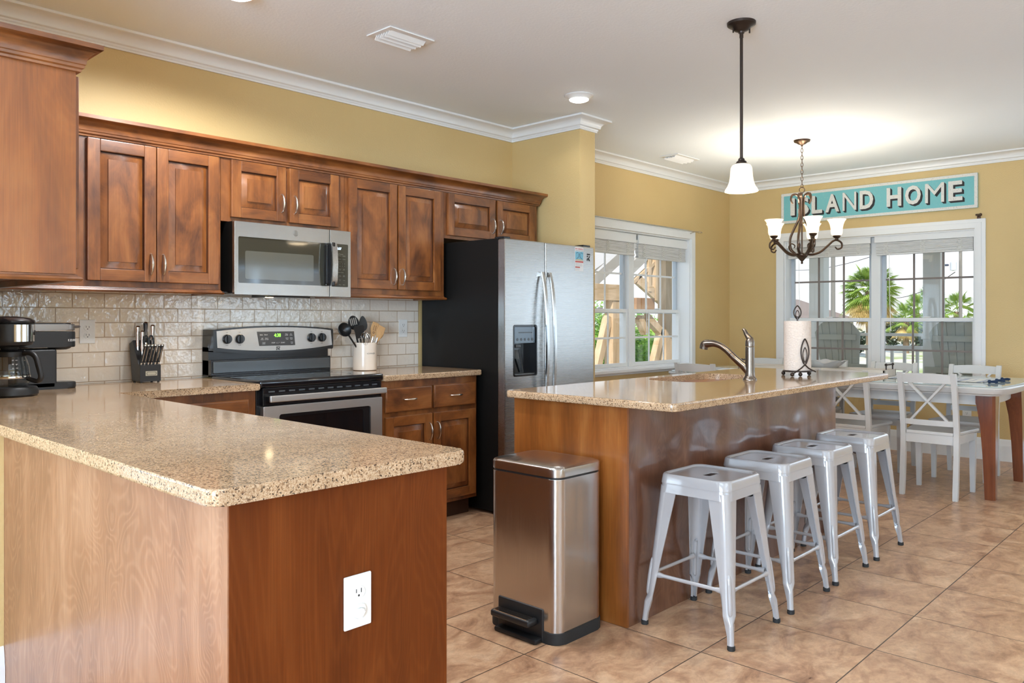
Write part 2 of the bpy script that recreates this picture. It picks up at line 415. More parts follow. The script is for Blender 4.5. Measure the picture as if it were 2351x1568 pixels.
# ------------------------------------------------------------------ room shell
XL, XR, YB, YF, ZC = -3.2, 8.0, -3.5, 4.25, 2.69
CX0 = .69                                            # east face of the stub wall
m = MB(); m.box(XL-.2, XR+.25, YB-.25, YF+.25, -.12, 0); struct('floor', m, FLOOR)
m = MB(); m.box(XL-.2, XR+.25, YB-.25, YF+.25, ZC, ZC+.1); struct('ceiling', m, CEIL)
def wall_x(name, y0, y1, x0, x1, ops):               # wall along x with openings (xa, xb, za, zb)
    m = MB(); x = x0
    for a, b, c, d in sorted(ops):
        m.box(x, a, y0, y1, 0, ZC); m.box(a, b, y0, y1, 0, c) if c > 0 else None; m.box(a, b, y0, y1, d, ZC); x = b
    m.box(x, x1, y0, y1, 0, ZC); return struct(name, m, WALL)
def wall_y(name, x0, x1, y0, y1, ops):
    m = MB(); y = y0
    for a, b, c, d in sorted(ops):
        m.box(x0, x1, y, a, 0, ZC); m.box(x0, x1, a, b, 0, c) if c > 0 else None; m.box(x0, x1, a, b, d, ZC); y = b
    m.box(x0, x1, y, y1, 0, ZC); return struct(name, m, WALL)
W1 = (5.37, 7.165, .78, 2.045); W2 = (1.865, 3.625, .62, 2.04)
wall_x('wall_north', YF, YF+.2, CX0-.1, XR+.2, [W1])
wall_y('wall_east', XR, XR+.2, YB-.2, YF, [W2, (-1.7, 1.0, .72, 2.05)])
wall_x('wall_south', YB-.2, YB, XL-.2, XR, [(-.4, 3.0, .2, 2.15), (5.0, 7.6, .72, 2.05)])
wall_y('wall_west', XL-.2, XL, YB, 2.93, [(-2.3, 1.1, .4, 2.1)])
m = MB(); m.box(XL-.2, -2.3, 2.93, 3.13, 0, ZC); m.box(-2.3, .2, 2.93, 3.13, 2.12, ZC); m.box(.2, CX0, 2.93, 3.13, 0, ZC); m.box(.55, CX0, 3.13, YF+.2, 0, ZC); m.box(CX0, .752, 2.93, 3.6, 0, .878); struct('wall_left', m, WALL)
m = MB(); m.box(4.53, 4.71, 3.585, YF, 0, ZC); struct('wall_center', m, WALL)
PATH = [(XL, 2.93), (CX0, 2.93), (CX0, YF), (4.53, YF), (4.53, 3.585), (4.71, 3.585), (4.71, YF), (XR, YF), (XR, YB), (XL, YB)]
cro = [(0, 2.602), (.012, 2.602), (.012, 2.612), (.017, 2.616), (.019, 2.624), (.027, 2.628)]
for i in range(7):
    a = i/6*pi/2; cro.append((.03+.05*(1-cos(a)), 2.632+.042*sin(a)))
cro += [(.084, 2.676), (.09, 2.678), (.09, ZC), (0, ZC)]
m = MB(); sweep(m, PATH, cro, True); struct('trim_1', m, WPAINT, label='white crown moulding around the ceiling')
bb = [(0, 0), (.017, 0), (.017, .125), (.013, .14), (.013, .15), (.008, .172), (.004, .185), (0, .19)]
m = MB(); sweep(m, [(.29, 2.93), (.751, 2.93)], bb); struct('baseboard_left', m, WPAINT)
m = MB(); sweep(m, [(4.71, 3.6), (4.71, YF), (XR, YF), (XR, YB), (XL, YB), (XL, 2.93)], bb); struct('baseboard_east', m, WPAINT)

# ------------------------------------------------------------------ windows
BACKLIT = plain('backlit_grille', (.20, .165, .145), .5); GRAYV = plain('grey_vinyl', (.50, .55, .60), .4)  # backlit shade of the window bars put into the grille colour
def window(name, M, a0, a1, z0, z1, wallt, grille, depth=.1, casing=.085, apron=False, rows=2, cols=3, units=2):
    """drawn with a along the wall, z up, d = depth outwards (0 at the inner wall face)"""
    root = tag(empty(name), None, None, None, 'structure')
    g = lambda: MB(M)
    m = g()
    for k, (w_, t_) in enumerate(((casing, .018), (casing*.62, .026), (casing*.3, .022))):
        o = [(a0-w_, z0-w_*(.6 if apron else 1)), (a1+w_, z0-w_*(.6 if apron else 1)), (a1+w_, z1+w_), (a0-w_, z1+w_)]
        e = .002+(.003, 0, .0015)[k]; i_ = [(a0-e, z0-e), (a1+e, z0-e), (a1+e, z1+e), (a0-e, z1+e)]
        m.ring(o, i_, -t_, .0, 'xz', .003)
    if apron: m.box(a0-casing-.015, a1+casing+.015, -.055, .02, z0-.028, z0, .006)
    P('casing', m, WPAINT, root)
    m = g(); o = [(a0, z0), (a1, z0), (a1, z1), (a0, z1)]; i_ = [(a0+.012, z0+.012), (a1-.012, z0+.012), (a1-.012, z1-.012), (a0+.012, z1-.012)]
    m.ring(o, i_, -.002, wallt, 'xz'); P('jamb', m, WPAINT, root)
    w = (a1-a0-.024); mul = .085 if units == 2 else 0; uw = (w-mul*(units-1))/units; zm = (z0+z1)/2-.10
    if units == 2:
        m = g(); c = (a0+a1)/2; m.box(c-mul/2, c+mul/2, depth-.012, wallt, z0+.01, z1-.01, .004); P('mullion', m, WPAINT, root)
    for u in range(units):
        x0 = a0+.012+u*(uw+mul); x1 = x0+uw
        for low in (0, 1):
            d = depth+(.0 if low else .035); za, zb = (z0+.012, zm+.018) if low else (zm-.022, z1-.012); fr = .034
            m = g(); o = [(x0, za), (x1, za), (x1, zb), (x0, zb)]; i_ = [(x0+fr, za+fr), (x1-fr, za+fr), (x1-fr, zb-fr), (x0+fr, zb-fr)]
            m.ring(o, i_, d, d+.032, 'xz', .004)
            if low: m.box((x0+x1)/2-.03, (x0+x1)/2+.03, d-.004, d+.02, zb, zb+.012, .004)
            sa = P('sash', m, WPAINT if low else GRAYV, root)
            m = g()
            for k in range(1, cols):
                x = x0+fr+(x1-x0-2*fr)*k/cols; m.box(x-.009, x+.009, d+.013, d+.021, za+fr, zb-fr)
            for k in range(1, rows):
                z = za+fr+(zb-za-2*fr)*k/rows; m.box(x0+fr, x1-fr, d+.012, d+.0205, z-.009, z+.009)
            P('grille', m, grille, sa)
            m = g(); m.box(x0+fr-.003, x1-fr+.003, d+.025, d+.029, za+fr-.003, zb-fr+.003); P('pane', m, GLASS, sa)
    return root
MN = T((0, YF, 0))
ME = T((XR, 0, 0)) @ Matrix.Rotation(-pi/2, 4, 'Z')        # a -> -y, d -> +x
MS = T((0, YB, 0)) @ Matrix.Rotation(pi, 4, 'Z')
MW = T((XL, 0, 0)) @ Matrix.Rotation(pi/2, 4, 'Z')
window('window_1', MN, W1[0], W1[1], W1[2], W1[3], .2, WPAINT, apron=True)
window('window_2', ME, -W2[1], -W2[0], W2[2], W2[3], .2, BACKLIT)
window('window_3', MS, -7.6, -5.0, .72, 2.05, .2, WPAINT)
window('window_4', MS, -3.0, .4, .2, 2.15, .2, WPAINT, cols=1, rows=1)
window('window_5', ME, -1.0, 1.7, .72, 2.05, .2, WPAINT)
MB_ = T((0, 2.93, 0))
window('window_7', MB_, -2.3, .2, .02, 2.12, .2, WPAINT, cols=1, rows=1)
window('window_6', MW, -2.3, 1.1, .4, 2.1, .2, WPAINT, cols=2, rows=2)

# bamboo-style blinds drawn up behind white valances
def slatm():
    t = NT('whitewashed_bamboo'); v = t.coord((3, 3, 260), rnd=False); n = t.noise(v, 1, 3, .6)
    t.set(Base_Color=t.ramp(n, [(.3, (.42, .40, .37)), (.6, (.78, .77, .75))]), Roughness=.6); t.bump(n, .5, .004); return t.m
BAM = slatm(); TWINE = plain('pale_twine', (.74, .72, .66), .8)
def blind(M, a0, a1, zt, zv, zb, loc, label, wand=None):
    r = thing('window_blind', label, 'blind', loc, 0, 'raised bamboo blinds in the dining windows')
    m = MB(M); m.box(a0, a1, .018, .034, zv, zt, .004); P('valance', m, WPAINT, r)
    m = MB(M); random.seed(int(a0*100))
    z = zv+.01
    while z > zb: m.box(a0+.012, a1-.012, .032, random.uniform(.052, .07), z-.0115, z, .002); z -= .0125
    m.box(a0+.012, a1-.012, .028, .066, zb-.012, zb+.004, .003); P('slats', m, BAM, r)
    for k in (.12, .5, .86):
        m = MB(M); a = a0+(a1-a0)*k
        for i in range(7):
            for s_ in (-1, 1):
                zz = zv-(zv-zb)*i/6.5; m.tube([(a-s_*.022, .028, zz), (a+s_*.022, .027, zz-.016)], .0022, 5)
        P('weave_cord', m, TWINE, r)
    m = MB(M); a = a0+.13 if wand is None else wand; m.tube([(a, .026, zb), (a+.004, .022, zb-.35), (a+.012, .03, zb-.72)], .003, 6); m.ball((a+.012, .03, zb-.73), .009); P('lift_cord', m, WHT, r)
blind(MN, W1[0]+.015, 6.245, 2.028, 1.945, 1.84, (5.8, YF, 1.83), 'white bamboo blind drawn up in the window by the fridge, nearer the wing wall')
blind(MN, 6.285, W1[1]-.015, 2.028, 1.945, 1.825, (6.75, YF, 1.83), 'white bamboo blind drawn up in the window by the fridge, farther from the wing wall', 6.42)
blind(ME, -W2[1]+.012, -2.77, 2.03, 1.97, 1.87, (XR, 3.2, 1.87), 'white bamboo blind in the window under the sign, half behind the chandelier')
blind(ME, -2.735, -W2[0]-.012, 2.03, 1.97, 1.86, (XR, 2.3, 1.86), 'white bamboo blind in the window under the sign, below the word HOME', -2.60)

# curtain rods
m = MB(); m.tube([(5.2, 4.175, 2.118), (7.2, 4.175, 2.118)], .0065, 8)
r = thing('curtain_rod', 'thin grey metal curtain rod with a twisted cage finial over the window by the fridge', 'curtain rod', (6.2, 4.175, 2.118))
P('rod', m, NICK, r)
m = MB()
for k in range(4): m.tube([(7.2+.02*i, 4.175+.014*sin(pi*i/3)*cos(k*pi/2+i*.6), 2.118+.014*sin(pi*i/3)*sin(k*pi/2+i*.6)) for i in range(4)], .002, 5, 3)
m.ball((7.275, 4.175, 2.118), .006); P('finial', m, NICK, r)
m = MB(); m.cyl((7.15, 4.175, 2.118), (7.15, 4.25, 2.10), .005, 8); m.cbox((7.15, 4.246, 2.10), (.02, .008, .05), .002); P('bracket', m, NICK, r)
r = thing('curtain_rod', 'bare bronze curtain rod end above the corner of the window under the sign', 'curtain rod', (XR-.05, 2.7, 2.155))
m = MB(); m.tube([(XR-.05, 1.815, 2.155), (XR-.05, 1.85, 2.155)], .008, 10); m.ball((XR-.05, 1.812, 2.155), .013); P('rod', m, BRONZE2, r)
m = MB(); m.cyl((XR-.05, 1.835, 2.155), (XR, 1.835, 2.14), .006, 8); m.cbox((XR-.005, 1.835, 2.135), (.01, .03, .05), .003); P('bracket', m, BRONZE2, r)

# ------------------------------------------------------------------ backsplash
m = MB(); m.box(CX0+.002, 3.575, YF-.008, YF-.0006, .9145, 1.383)
tag(P('tile_backsplash', m, TILE), 'cream glazed subway tile backsplash behind the stove', 'backsplash')

# ------------------------------------------------------------------ cabinetry
GROOVE_SHADE = plain('groove_shade', (.05, .016, .006), .5)  # shadow line of the panel groove put into a dark stain colour
def pull(M, L=.1, r=.0045):
    m = MB(M); h = L/2
    m.tube([(0, -h, 0), (0, -h*.92, .012), (0, -h*.55, .022), (0, 0, .026), (0, h*.55, .022), (0, h*.92, .012), (0, h, 0)], [r*.8, r*.75, r*1.15, r*1.5, r*1.15, r*.75, r*.8], 8, 4, flat=1.25)
    return m
def door(parent, x0, x1, z0, z1, yf, hx=None, hz=None, horiz=False, st=.056, drawer=False):
    Rz = lambda y, i: [(x0+i, y, z0+i), (x1-i, y, z0+i), (x1-i, y, z1-i), (x0+i, y, z1-i)]
    m = MB()
    if drawer:
        m.loft([Rz(yf+.019, 0), Rz(yf+.006, 0), Rz(yf+.002, .004), Rz(yf, .009)]); d = P('drawer', m, WX, parent)
    else:
        b = .004
        for a0, a1, c0, c1, k in ((x0, x0+st, z0, z1, 0), (x1-st, x1, z0, z1, 0), (x0+st, x1-st, z0, z0+st, 1), (x0+st, x1-st, z1-st, z1, 1)):
            m.mi = k; m.box(a0-.0005, a1+.0005, yf, yf+.019, c0, c1, b)
        d = P('door', m, [WZ, WX], parent)
        m = MB(); s_ = st-.004
        m.loft([Rz(yf+.0190, s_+.006), Rz(yf+.0170, s_+.0085), Rz(yf+.0035, s_+.038), Rz(yf-.0005, s_+.0386), Rz(yf-.0005, s_+.05)])
        P('raised_panel', m, WZ, d)
        m = MB(); m.loft([Rz(yf+.0182, s_-.004), Rz(yf+.0172, s_+.0085)], cap=False); P('groove_shade_line', m, GROOVE_SHADE, d)  # dark ring painting the groove's shadow around the panel
    if hx is not None:
        M = T((hx, yf, hz)) @ F_S @ (Matrix.Rotation(pi/2, 4, 'Z') if horiz else Matrix())
        P('handle', pull(M, .10 if not horiz else .095), NICK, d)
    return d
YD, YC = 3.93, 3.95                                  # upper door front, upper face frame front
def upper(name, label, x0, x1, z0, z1, doors):
    r = thing(name, label, 'wall cabinet', ((x0+x1)/2, YF, z0), 0, 'stained maple wall cabinets')
    m = MB(); m.box(x0, x1, YC+.02, YF-.009 if z0 < 1.4 else YF, z0, z1); m.mi = 0
    m.box(x0, x1, YC, YC+.02, z0, z1); P('carcass', m, WZ, r)
    for d in doors: door(r, *d)
    return r
G3 = 'tall'
upper('wall_cabinet', 'tall two-door wall cabinet between the corner and the microwave', 1.0, 1.994, 1.385, 2.088,
      [(1.343, 1.656, 1.412, 2.07, YD, 1.628, 1.498), (1.660, 1.977, 1.412, 2.07, YD, 1.688, 1.498)])
upper('wall_cabinet', 'short two-door wall cabinet directly above the microwave', 1.996, 2.764, 1.745, 2.088,
      [(2.046, 2.366, 1.768, 2.07, YD, 2.338, 1.868), (2.39, 2.712, 1.768, 2.07, YD, 2.418, 1.868)])
upper('wall_cabinet', 'tall two-door wall cabinet above the utensil crock', 2.766, 3.548, 1.385, 2.088,
      [(2.787, 3.143, 1.417, 2.07, YD, 3.115, 1.498), (3.156, 3.505, 1.417, 2.07, YD, 3.184, 1.498)])
upper('wall_cabinet', 'short two-door wall cabinet above the fridge', 3.55, 4.475, 1.77, 2.088,
      [(3.573, 4.019, 1.79, 2.07, YD, 3.99, 1.885), (4.04, 4.434, 1.79, 2.07, YD, 4.07, 1.885)])
r = thing('wall_cabinet', 'wall cabinet over the coffee machines showing its plain wide end panel', 'wall cabinet', (.86, 3.4, 1.375), 0, 'stained maple wall cabinets')
m = MB(); m.box(CX0, .972, 2.952, 3.948, 1.385, 2.088, .001); P('carcass', m, WE, r)
for y0, y1, hy in ((2.985, 3.44, 3.11), (3.45, 3.9, 3.80)):
    m = MB(); m.box(.974, .993, y0, y1, 1.405, 2.07, .004); d = P('door', m, WZ, r)
    P('handle', pull(T((.993, hy, 1.49)) @ F_E), NICK, d)
# crown and light rails on the cabinets
ccr = [(-.02, 2.075), (.012, 2.075), (.013, 2.083), (.02, 2.087), (.021, 2.096)]
for i in range(7):
    a = i/6*pi/2; ccr.append((.024+.034*(1-cos(a)), 2.099+.044*sin(a)))
ccr += [(.062, 2.147), (.066, 2.149), (.066, 2.165), (-.02, 2.165)]
m = MB(); sweep(m, [(CX0, 2.952), (.973, 2.952), (.973, 3.951), (4.474, 3.951), (4.474, YF)], ccr)
one('cabinet_crown_molding', m, WX, 'stepped wooden crown moulding running along the top of the wall cabinets', 'moulding', loc=(2.5, 3.95, 2.08))
lr = [(-.02, 1.384), (.002, 1.384), (.004, 1.378), (.012, 1.376), (.017, 1.369), (.012, 1.361), (-.02, 1.361)][::-1]
for pth, lb in (([(CX0, 2.952), (.973, 2.952), (.973, 3.951), (1.994, 3.951), (1.994, YF-.01)], 'wooden light rail under the wall cabinets between the corner and the microwave'),
                ([(2.766, YF-.01), (2.766, 3.951), (3.548, 3.951), (3.548, YF-.01)], 'wooden light rail under the wall cabinet above the crock')):
    m = MB(); sweep(m, pth, lr); one('light_rail_molding', m, WX, lb, 'moulding', 'light rails under the wall cabinets', loc=(pth[1][0], 3.95, 1.362))

# base cabinets
YBF = 3.645
r = thing('base_cabinet', 'base cabinet with two drawers over two doors between the stove and fridge', 'base cabinet', (3.17, 3.9, 0), 0, 'stained maple base cabinets')
m = MB(); m.box(2.798, 3.552, YBF, 4.235, .11, .881, .001); P('carcass', m, WZ, r)
m = MB(); m.box(2.80, 3.55, YBF+.07, 4.2, 0, .11); P('toe_kick', m, plain('dark_stain', (.05, .02, .01), .5), r)
door(r, 2.82, 3.166, .70, .838, YBF-.02, 2.993, .769, True, drawer=True)
door(r, 3.184, 3.53, .70, .838, YBF-.02, 3.357, .769, True, drawer=True)
door(r, 2.82, 3.168, .135, .672, YBF-.02, 3.142, .565); door(r, 3.181, 3.53, .135, .672, YBF-.02, 3.207, .565)
r = thing('base_cabinet', 'base cabinet with a drawer front between the peninsula and the stove', 'base cabinet', (1.68, 3.9, 0), 0, 'stained maple base cabinets')
m = MB(); m.box(1.325, 2.028, 3.655, 4.235, .11, .881, .001); P('carcass', m, WZ, r)
m = MB(); m.box(1.325, 2.028, 3.725, 4.2, 0, .11); P('toe_kick', m, bpy.data.materials['dark_stain'], r)
door(r, 1.42, 1.985, .70, .838, 3.635, 1.70, .769, True, drawer=True)
door(r, 1.42, 1.985, .135, .672, 3.635, 1.95, .60)
r = thing('peninsula_cabinet', 'long wood-panelled peninsula base with an outlet on its end panel', 'base cabinet', (1.04, 2.5, 0))
m = MB(); m.box(.765, 1.3, 1.475, 3.64, 0, .881); P('carcass', m, WP, r)
m = MB(); m.box(.755, 1.322, 1.46, 1.476, 0, .881, .0015); P('end_panel', m, WP, r, label='reddish brown end panel with straight vertical grain')
m = MB(); m.box(.752, .765, 1.462, 2.93, 0, .881, .001); P('back_panel', m, WF, r, label='pale figured birch back panel')
m = MB(); m.box(1.3, 1.318, 1.48, 3.62, .11, .87, .002); P('front_frame', m, WZ, r)
r = thing('island_cabinet', 'wood-panelled kitchen island base behind the trash can and stools', 'island', (3.7, 2.15, 0))
m = MB(); m.box(2.65, 4.76, 1.86, 3.46-1.0, 0, .881); P('carcass', m, WE, r)
m = MB(); m.box(2.638, 2.651, 1.847, 2.462, 0, .881, .001); P('end_panel', m, WE, r, label='orange brown end panel with straight grain')
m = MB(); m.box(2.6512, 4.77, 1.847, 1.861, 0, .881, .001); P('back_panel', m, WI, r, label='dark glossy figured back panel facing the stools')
m = MB()
for k in range(4): m.box(2.68+k*.52, 3.17+k*.52, 2.46, 2.478, .12, .86, .003)
P('door', m, WZ, r)

# countertops
def arc_poly(pts, rad):
    out = []; n = len(pts)
    for i, p in enumerate(pts):
        r_ = rad.get(i, 0)
        if not r_: out.append(p); continue
        p = Vector(p); a = (Vector(pts[i-1])-p).normalized(); b = (Vector(pts[(i+1) % n])-p).normalized()
        for k in range(6):
            t = k/5; q = (1-t)**2*(p+a*r_)+2*t*(1-t)*p+t*t*(p+b*r_); out.append((q.x, q.y))
    return out
ZT0, ZT1 = .881, .914
m = MB(); m.prism(arc_poly([(.697, 1.412), (1.347, 1.412), (1.347, 3.612), (2.03, 3.612), (2.03, 4.241), (.697, 4.241)], {0: .025, 1: .025}), ZT0, ZT1, 'xy', .007)
one('countertop', m, GRAN, 'long beige speckled granite countertop running from the peninsula to the stove', 'countertop', 'granite countertops', loc=(1.0, 2.5, ZT0))
m = MB(); m.prism(arc_poly([(2.797, 3.605), (3.566, 3.605), (3.566, 4.241), (2.797, 4.241)], {1: .015}), ZT0, ZT1, 'xy', .007)
one('countertop', m, GRAN, 'short granite countertop between the stove and the fridge holding the crock', 'countertop', 'granite countertops', loc=(3.18, 3.9, ZT0))
SK = (3.55, 4.26, 2.055, 2.405)
m = MB()
O = rrect(2.6, 4.965, 1.605, 2.49, .03, 8); I = rrect(SK[0], SK[1], SK[2], SK[3], .12, 8)
m.ring(O, I, ZT0, ZT1, 'xy', .008)
one('countertop', m, GRAN, 'island granite countertop with the sink cut into it', 'countertop', 'granite countertops', loc=(3.7, 2.05, ZT0))
m = MB()
rg = []
for dz, ins in ((-.034, -.008), (-.05, 0), (-.2, .02), (-.215, .045), (-.22, .10)): rg.append([(x, y, ZT1+dz) for x, y in rrect(SK[0]+ins, SK[1]-ins, SK[2]+ins, SK[3]-ins, max(.02, .12-ins*.2), 8)])
m.loft(rg); o = one('sink', m, steel('sink_steel', .72, .4), 'stainless undermount sink set into the island countertop', 'sink', loc=(3.9, 2.2, ZT0-.2))

# faucet
r = thing('faucet', 'brushed pewter pull-out kitchen faucet on the island beside the sink', 'faucet', (3.923, 1.967, ZT1))
m = MB(); m.lathe([(.036, .914), (.036, .919), (.031, .926), (.026, .935), (.0245, .96), (.0235, 1.02), (.0235, 1.084), (.0215, 1.088)], 28, (3.923, 1.967, 0)); P('body', m, FAUC, r)
m = MB(); m.lathe([(.0235, 1.090), (.024, 1.10), (.0225, 1.118), (.016, 1.135), (.006, 1.143)], 28, (3.923, 1.967, 0))
m.tube([(3.923, 1.967, 1.128), (3.923, 1.985, 1.15), (3.923, 1.997, 1.172), (3.923, 2.006, 1.182)], [.0165, .012, .0095, .007], 12, 5); P('lever', m, FAUC, r)
m = MB(); m.tube([(3.923, 1.972, .955), (3.923, 1.992, .978), (3.923, 2.02, .999), (3.923, 2.05, 1.022), (3.923, 2.074, 1.043)], [.022, .0235, .020, .018, .0178], 16, 5); P('spout_base', m, FAUC, r)
m = MB(); m.tube([(3.923, 2.076, 1.0445), (3.923, 2.105, 1.069), (3.923, 2.14, 1.09), (3.923, 2.18, 1.101), (3.923, 2.225, 1.098)], [.0172, .0165, .0165, .0185, .022], 16, 5)
m.tube([(3.923, 2.205, 1.103), (3.923, 2.232, 1.095), (3.923, 2.240, 1.070)], [.019, .0235, .0225], 16, 4); P('spray_head', m, FAUC, r)

# ------------------------------------------------------------------ stove
GRN = emit('green_digits', (.25, 1, .05), 2.2); BLUD = emit('pale_blue_digits', (.55, .75, 1), 3.0); GREYP = plain('dark_grey_panel', (.035, .032, .03), .22)
def kmark(mb, M, w, h):                              # striped badge: two bars over a swooping arm
    mb2 = MB(M)
    for (a0, c0, a1, c1) in ((-.5, .30, .5, .5), (-.5, .02, -.12, .22), (-.5, -.5, -.28, -.2)):
        mb2.box(a0*w, a1*w, c0*h, c1*h, 0, .0012)
    mb2.prism([(-.5*w, -.16*h), (-.1*w, -.10*h), (.14*w, .0), (.3*w, .22*h), (.5*w, .22*h), (.36*w, -.06*h), (.14*w, -.16*h), (.34*w, -.24*h), (.5*w, -.5*h), (.14*w, -.5*h), (-.05*w, -.3*h), (-.5*w, -.28*h)], 0, .0012)
    me = bpy.data.meshes.new('k'); mb2.bm.to_mesh(me); mb2.bm.free(); mb.bm.from_mesh(me); bpy.data.meshes.remove(me)
X0, X1 = 2.034, 2.793
r = thing('range', 'black and stainless freestanding electric range between the countertops', 'stove', (2.414, 3.9, 0))
m = MB(); m.box(X0, X1, 3.66, 4.235, .04, .9, .003); P('body', m, BLKE, r)
m = MB(); m.box(X0-.003, X1+.003, 3.615, 4.13, .889, .928, .012, 3); ct = P('cooktop', m, BLKG, r)
RINGP = plain('grey_ring_print', (.06, .06, .06), .2)
for bx, by, br_ in ((2.23, 3.80, .10), (2.60, 3.80, .085), (2.23, 4.0, .075), (2.60, 4.0, .095)):
    m = MB(); m.lathe([(br_, .9282), (br_, .9285), (br_-.002, .9285), (br_-.002, .9282)], 40, (bx, by, 0), cap=False); P('burner_ring', m, RINGP, ct)
m = MB()
arch = [(X0, 1.05)]+[(X0+(X1-X0)*i/16, 1.062-.026*(1-((i-8)/8)**2)) for i in range(17)]+[(X1, 1.06), (X1, 1.165)]
top = [(X1-(X1-X0)*i/16, 1.176+.020*(1-((i-8)/8)**2)) for i in range(17)]
m.prism(arch+top, 4.108, 4.235, 'xz', .006); m.box(X0, X1, 4.165, 4.235, .92, 1.08); m.box(X0, X1, 4.135, 4.235, .925, 1.012, .004)
bgd = P('backguard', m, BLKE, r)
m = MB()
c_ = [(X0+.02+(X1-X0-.03)*i/16, 1.078-.024*(1-((i-8)/8)**2)) for i in range(17)]; d_ = [(X1-.02-(X1-X0-.035)*i/16, 1.168+.019*(1-((i-8)/8)**2)) for i in range(17)]
m.prism(c_+d_, 4.102, 4.11, 'xz', .003); P('control_panel', m, SSR, bgd)
m = MB(); m.box(X0+.01, X1-.01, 4.128, 4.137, .938, 1.003, .004); P('lower_panel', m, plain('blued_black_steel', (.13, .14, .145), .24, .9), bgd)
m = MB(); m.prism([(2.285, 1.163), (2.520, 1.163), (2.528, 1.083), (2.300, 1.083)], 4.0995, 4.1045, 'xz', .002); dp = P('display_panel', m, GREYP, r)
FM = lambda x, z, y=4.0994: T((x, y, z)) @ F_S
m = MB(); m.text('4:38', FM(2.412, 1.142), (.042, .02), bold=.01); P('clock_digits', m, GRN, dp)
m = MB()
for s_, x, z, w_ in (('Bake', 2.312, 1.145, .018), ('Broil', 2.340, 1.145, .018), ('Self\nClean', 2.317, 1.122, .018), ('Warm\n& Hold', 2.344, 1.122, .022), ('Timer\nOn/Off', 2.470, 1.145, .02), ('Set\nClock', 2.499, 1.145, .018), ('Cook\nTime', 2.474, 1.122, .018), ('Delay\nStart', 2.502, 1.122, .018), ('Oven\nLight', 2.505, 1.098, .016), ('Control\nLockout', 2.327, 1.098, .018)):
    m.text(s_, FM(x, z), (w_, .006 if '\n' not in s_ else .012), ext=.0003)
m.text('STOP   v  |  ^   START', FM(2.418, 1.098), (.085, .008), ext=.0003); P('button_print', m, LABELG, dp)
m = MB(); kmark(m, FM(2.418, 1.068, 4.1015), .024, .019); P('badge', m, LABELD, r)
for kx in (2.108, 2.182, 2.636, 2.708):
    m = MB(FM(kx, 1.125, 4.1015)); m.lathe([(.0265, 0), (.0265, .006), (.024, .014), (.022, .017)], 24); m.box(-.006, .006, -.023, .023, .014, .026, .003)
    k_ = P('knob', m, BLKE, r)
m = MB()
for kx in (2.108, 2.182, 2.636, 2.708):
    for z, s_ in ((1.16, 'OFF'), (1.091, 'HI')): m.text(s_, FM(kx, z, 4.1018), (.012, .005), ext=.0002)
    m.lathe([(.0315, 0), (.032, .0003), (.031, .0003)], 28, R=None, c=(0, 0, 0)) if False else None
P('dial_print', m, LABELD, r)
m = MB(); m.box(X0+.02, X1-.006, 3.628, 3.66, .80, .888, .003); vt = P('vent_strip', m, BLKE, r)
VENTG = plain('grey_vent', (.10, .11, .12), .35, .5)
for k in range(12): m = MB(); m.box(X0+.05+k*.058, X0+.085+k*.058, 3.624, 3.63, .864, .872, .002); P('vent_slot', m, VENTG, vt)
m = MB(); m.ring(rrect(2.054, 2.79, .30, .796, .006), rrect(2.142, 2.71, .42, .752, .014), 3.622, 3.66, 'xz', .003); od = P('oven_door', m, SSR, r)
m = MB(); m.box(2.14, 2.712, 3.632, 3.65, .418, .754); P('oven_window', m, BLKG, od)
m = MB(); m.ring(rrect(2.145, 2.707, .423, .749, .01), rrect(2.178, 2.665, .445, .735, .012), 3.628, 3.633, 'xz'); P('window_border', m, BLKE, od)
m = MB(); m.box(2.066, 2.788, 3.575, 3.592, .819, .852, .005, 3); hd = P('oven_handle', m, SSR, r)
m = MB(); m.box(2.069, 2.09, 3.59, 3.63, .822, .849, .003); m.box(2.765, 2.786, 3.59, 3.63, .822, .849, .003); P('handle_mount', m, BLKE, hd)
m = MB(); m.box(2.054, 2.79, 3.626, 3.66, .085, .288, .006); P('drawer', m, SSR, r)

# ------------------------------------------------------------------ microwave
r = thing('microwave', 'stainless over-the-range microwave with a dark window mounted above the stove', 'microwave', (2.39, 4.0, 1.36))
m = MB(); m.box(2.027, 2.760, 3.885, 4.238, 1.374, 1.742, .002); P('body', m, BLKF, r)
m = MB(); m.ring(rrect(2.025, 2.600, 1.359, 1.741, .004), rrect(2.046, 2.578, 1.421, 1.662, .008), 3.86, 3.886, 'xz', .003); dr = P('door', m, SS, r)
m = MB(); m.box(2.044, 2.580, 3.864, 3.884, 1.419, 1.664); P('door_glass', m, plain('smoked_mirror_glass', (.028, .028, .022), .05, Specular_IOR_Level=1.0), dr)
m = MB(); m.prism(rrect(2.086, 2.498, 1.443, 1.590, .008), 3.8632, 3.8642, 'xz'); P('window_screen', m, plain('screened_glass', (.085, .085, .07), .07, Specular_IOR_Level=1.0), dr)
m = MB(FM(2.383, 1.703, 3.86)); m.lathe([(.0155, 0), (.0155, .001), (.0135, .0018), (.013, .0013), (0, .0013)], 28)
for a in range(5): m.tube([(.009*cos(a*1.257+t), .009*sin(a*1.257+t), .0015) for t in (0, .5, 1)], .0009, 5)
m.text('GE', T((0, 0, .0012)), (.012, .009), ext=.0008, shear=.2); P('badge', m, plain('badge_grey', (.3, .29, .27), .3, .8), dr)
m = MB(); m.box(2.579, 2.599, 3.80, 3.862, 1.421, 1.664, .004); m.box(2.565, 2.58, 3.835, 3.862, 1.432, 1.652, .004); hd = P('handle', m, BLKE, dr)
m = MB()
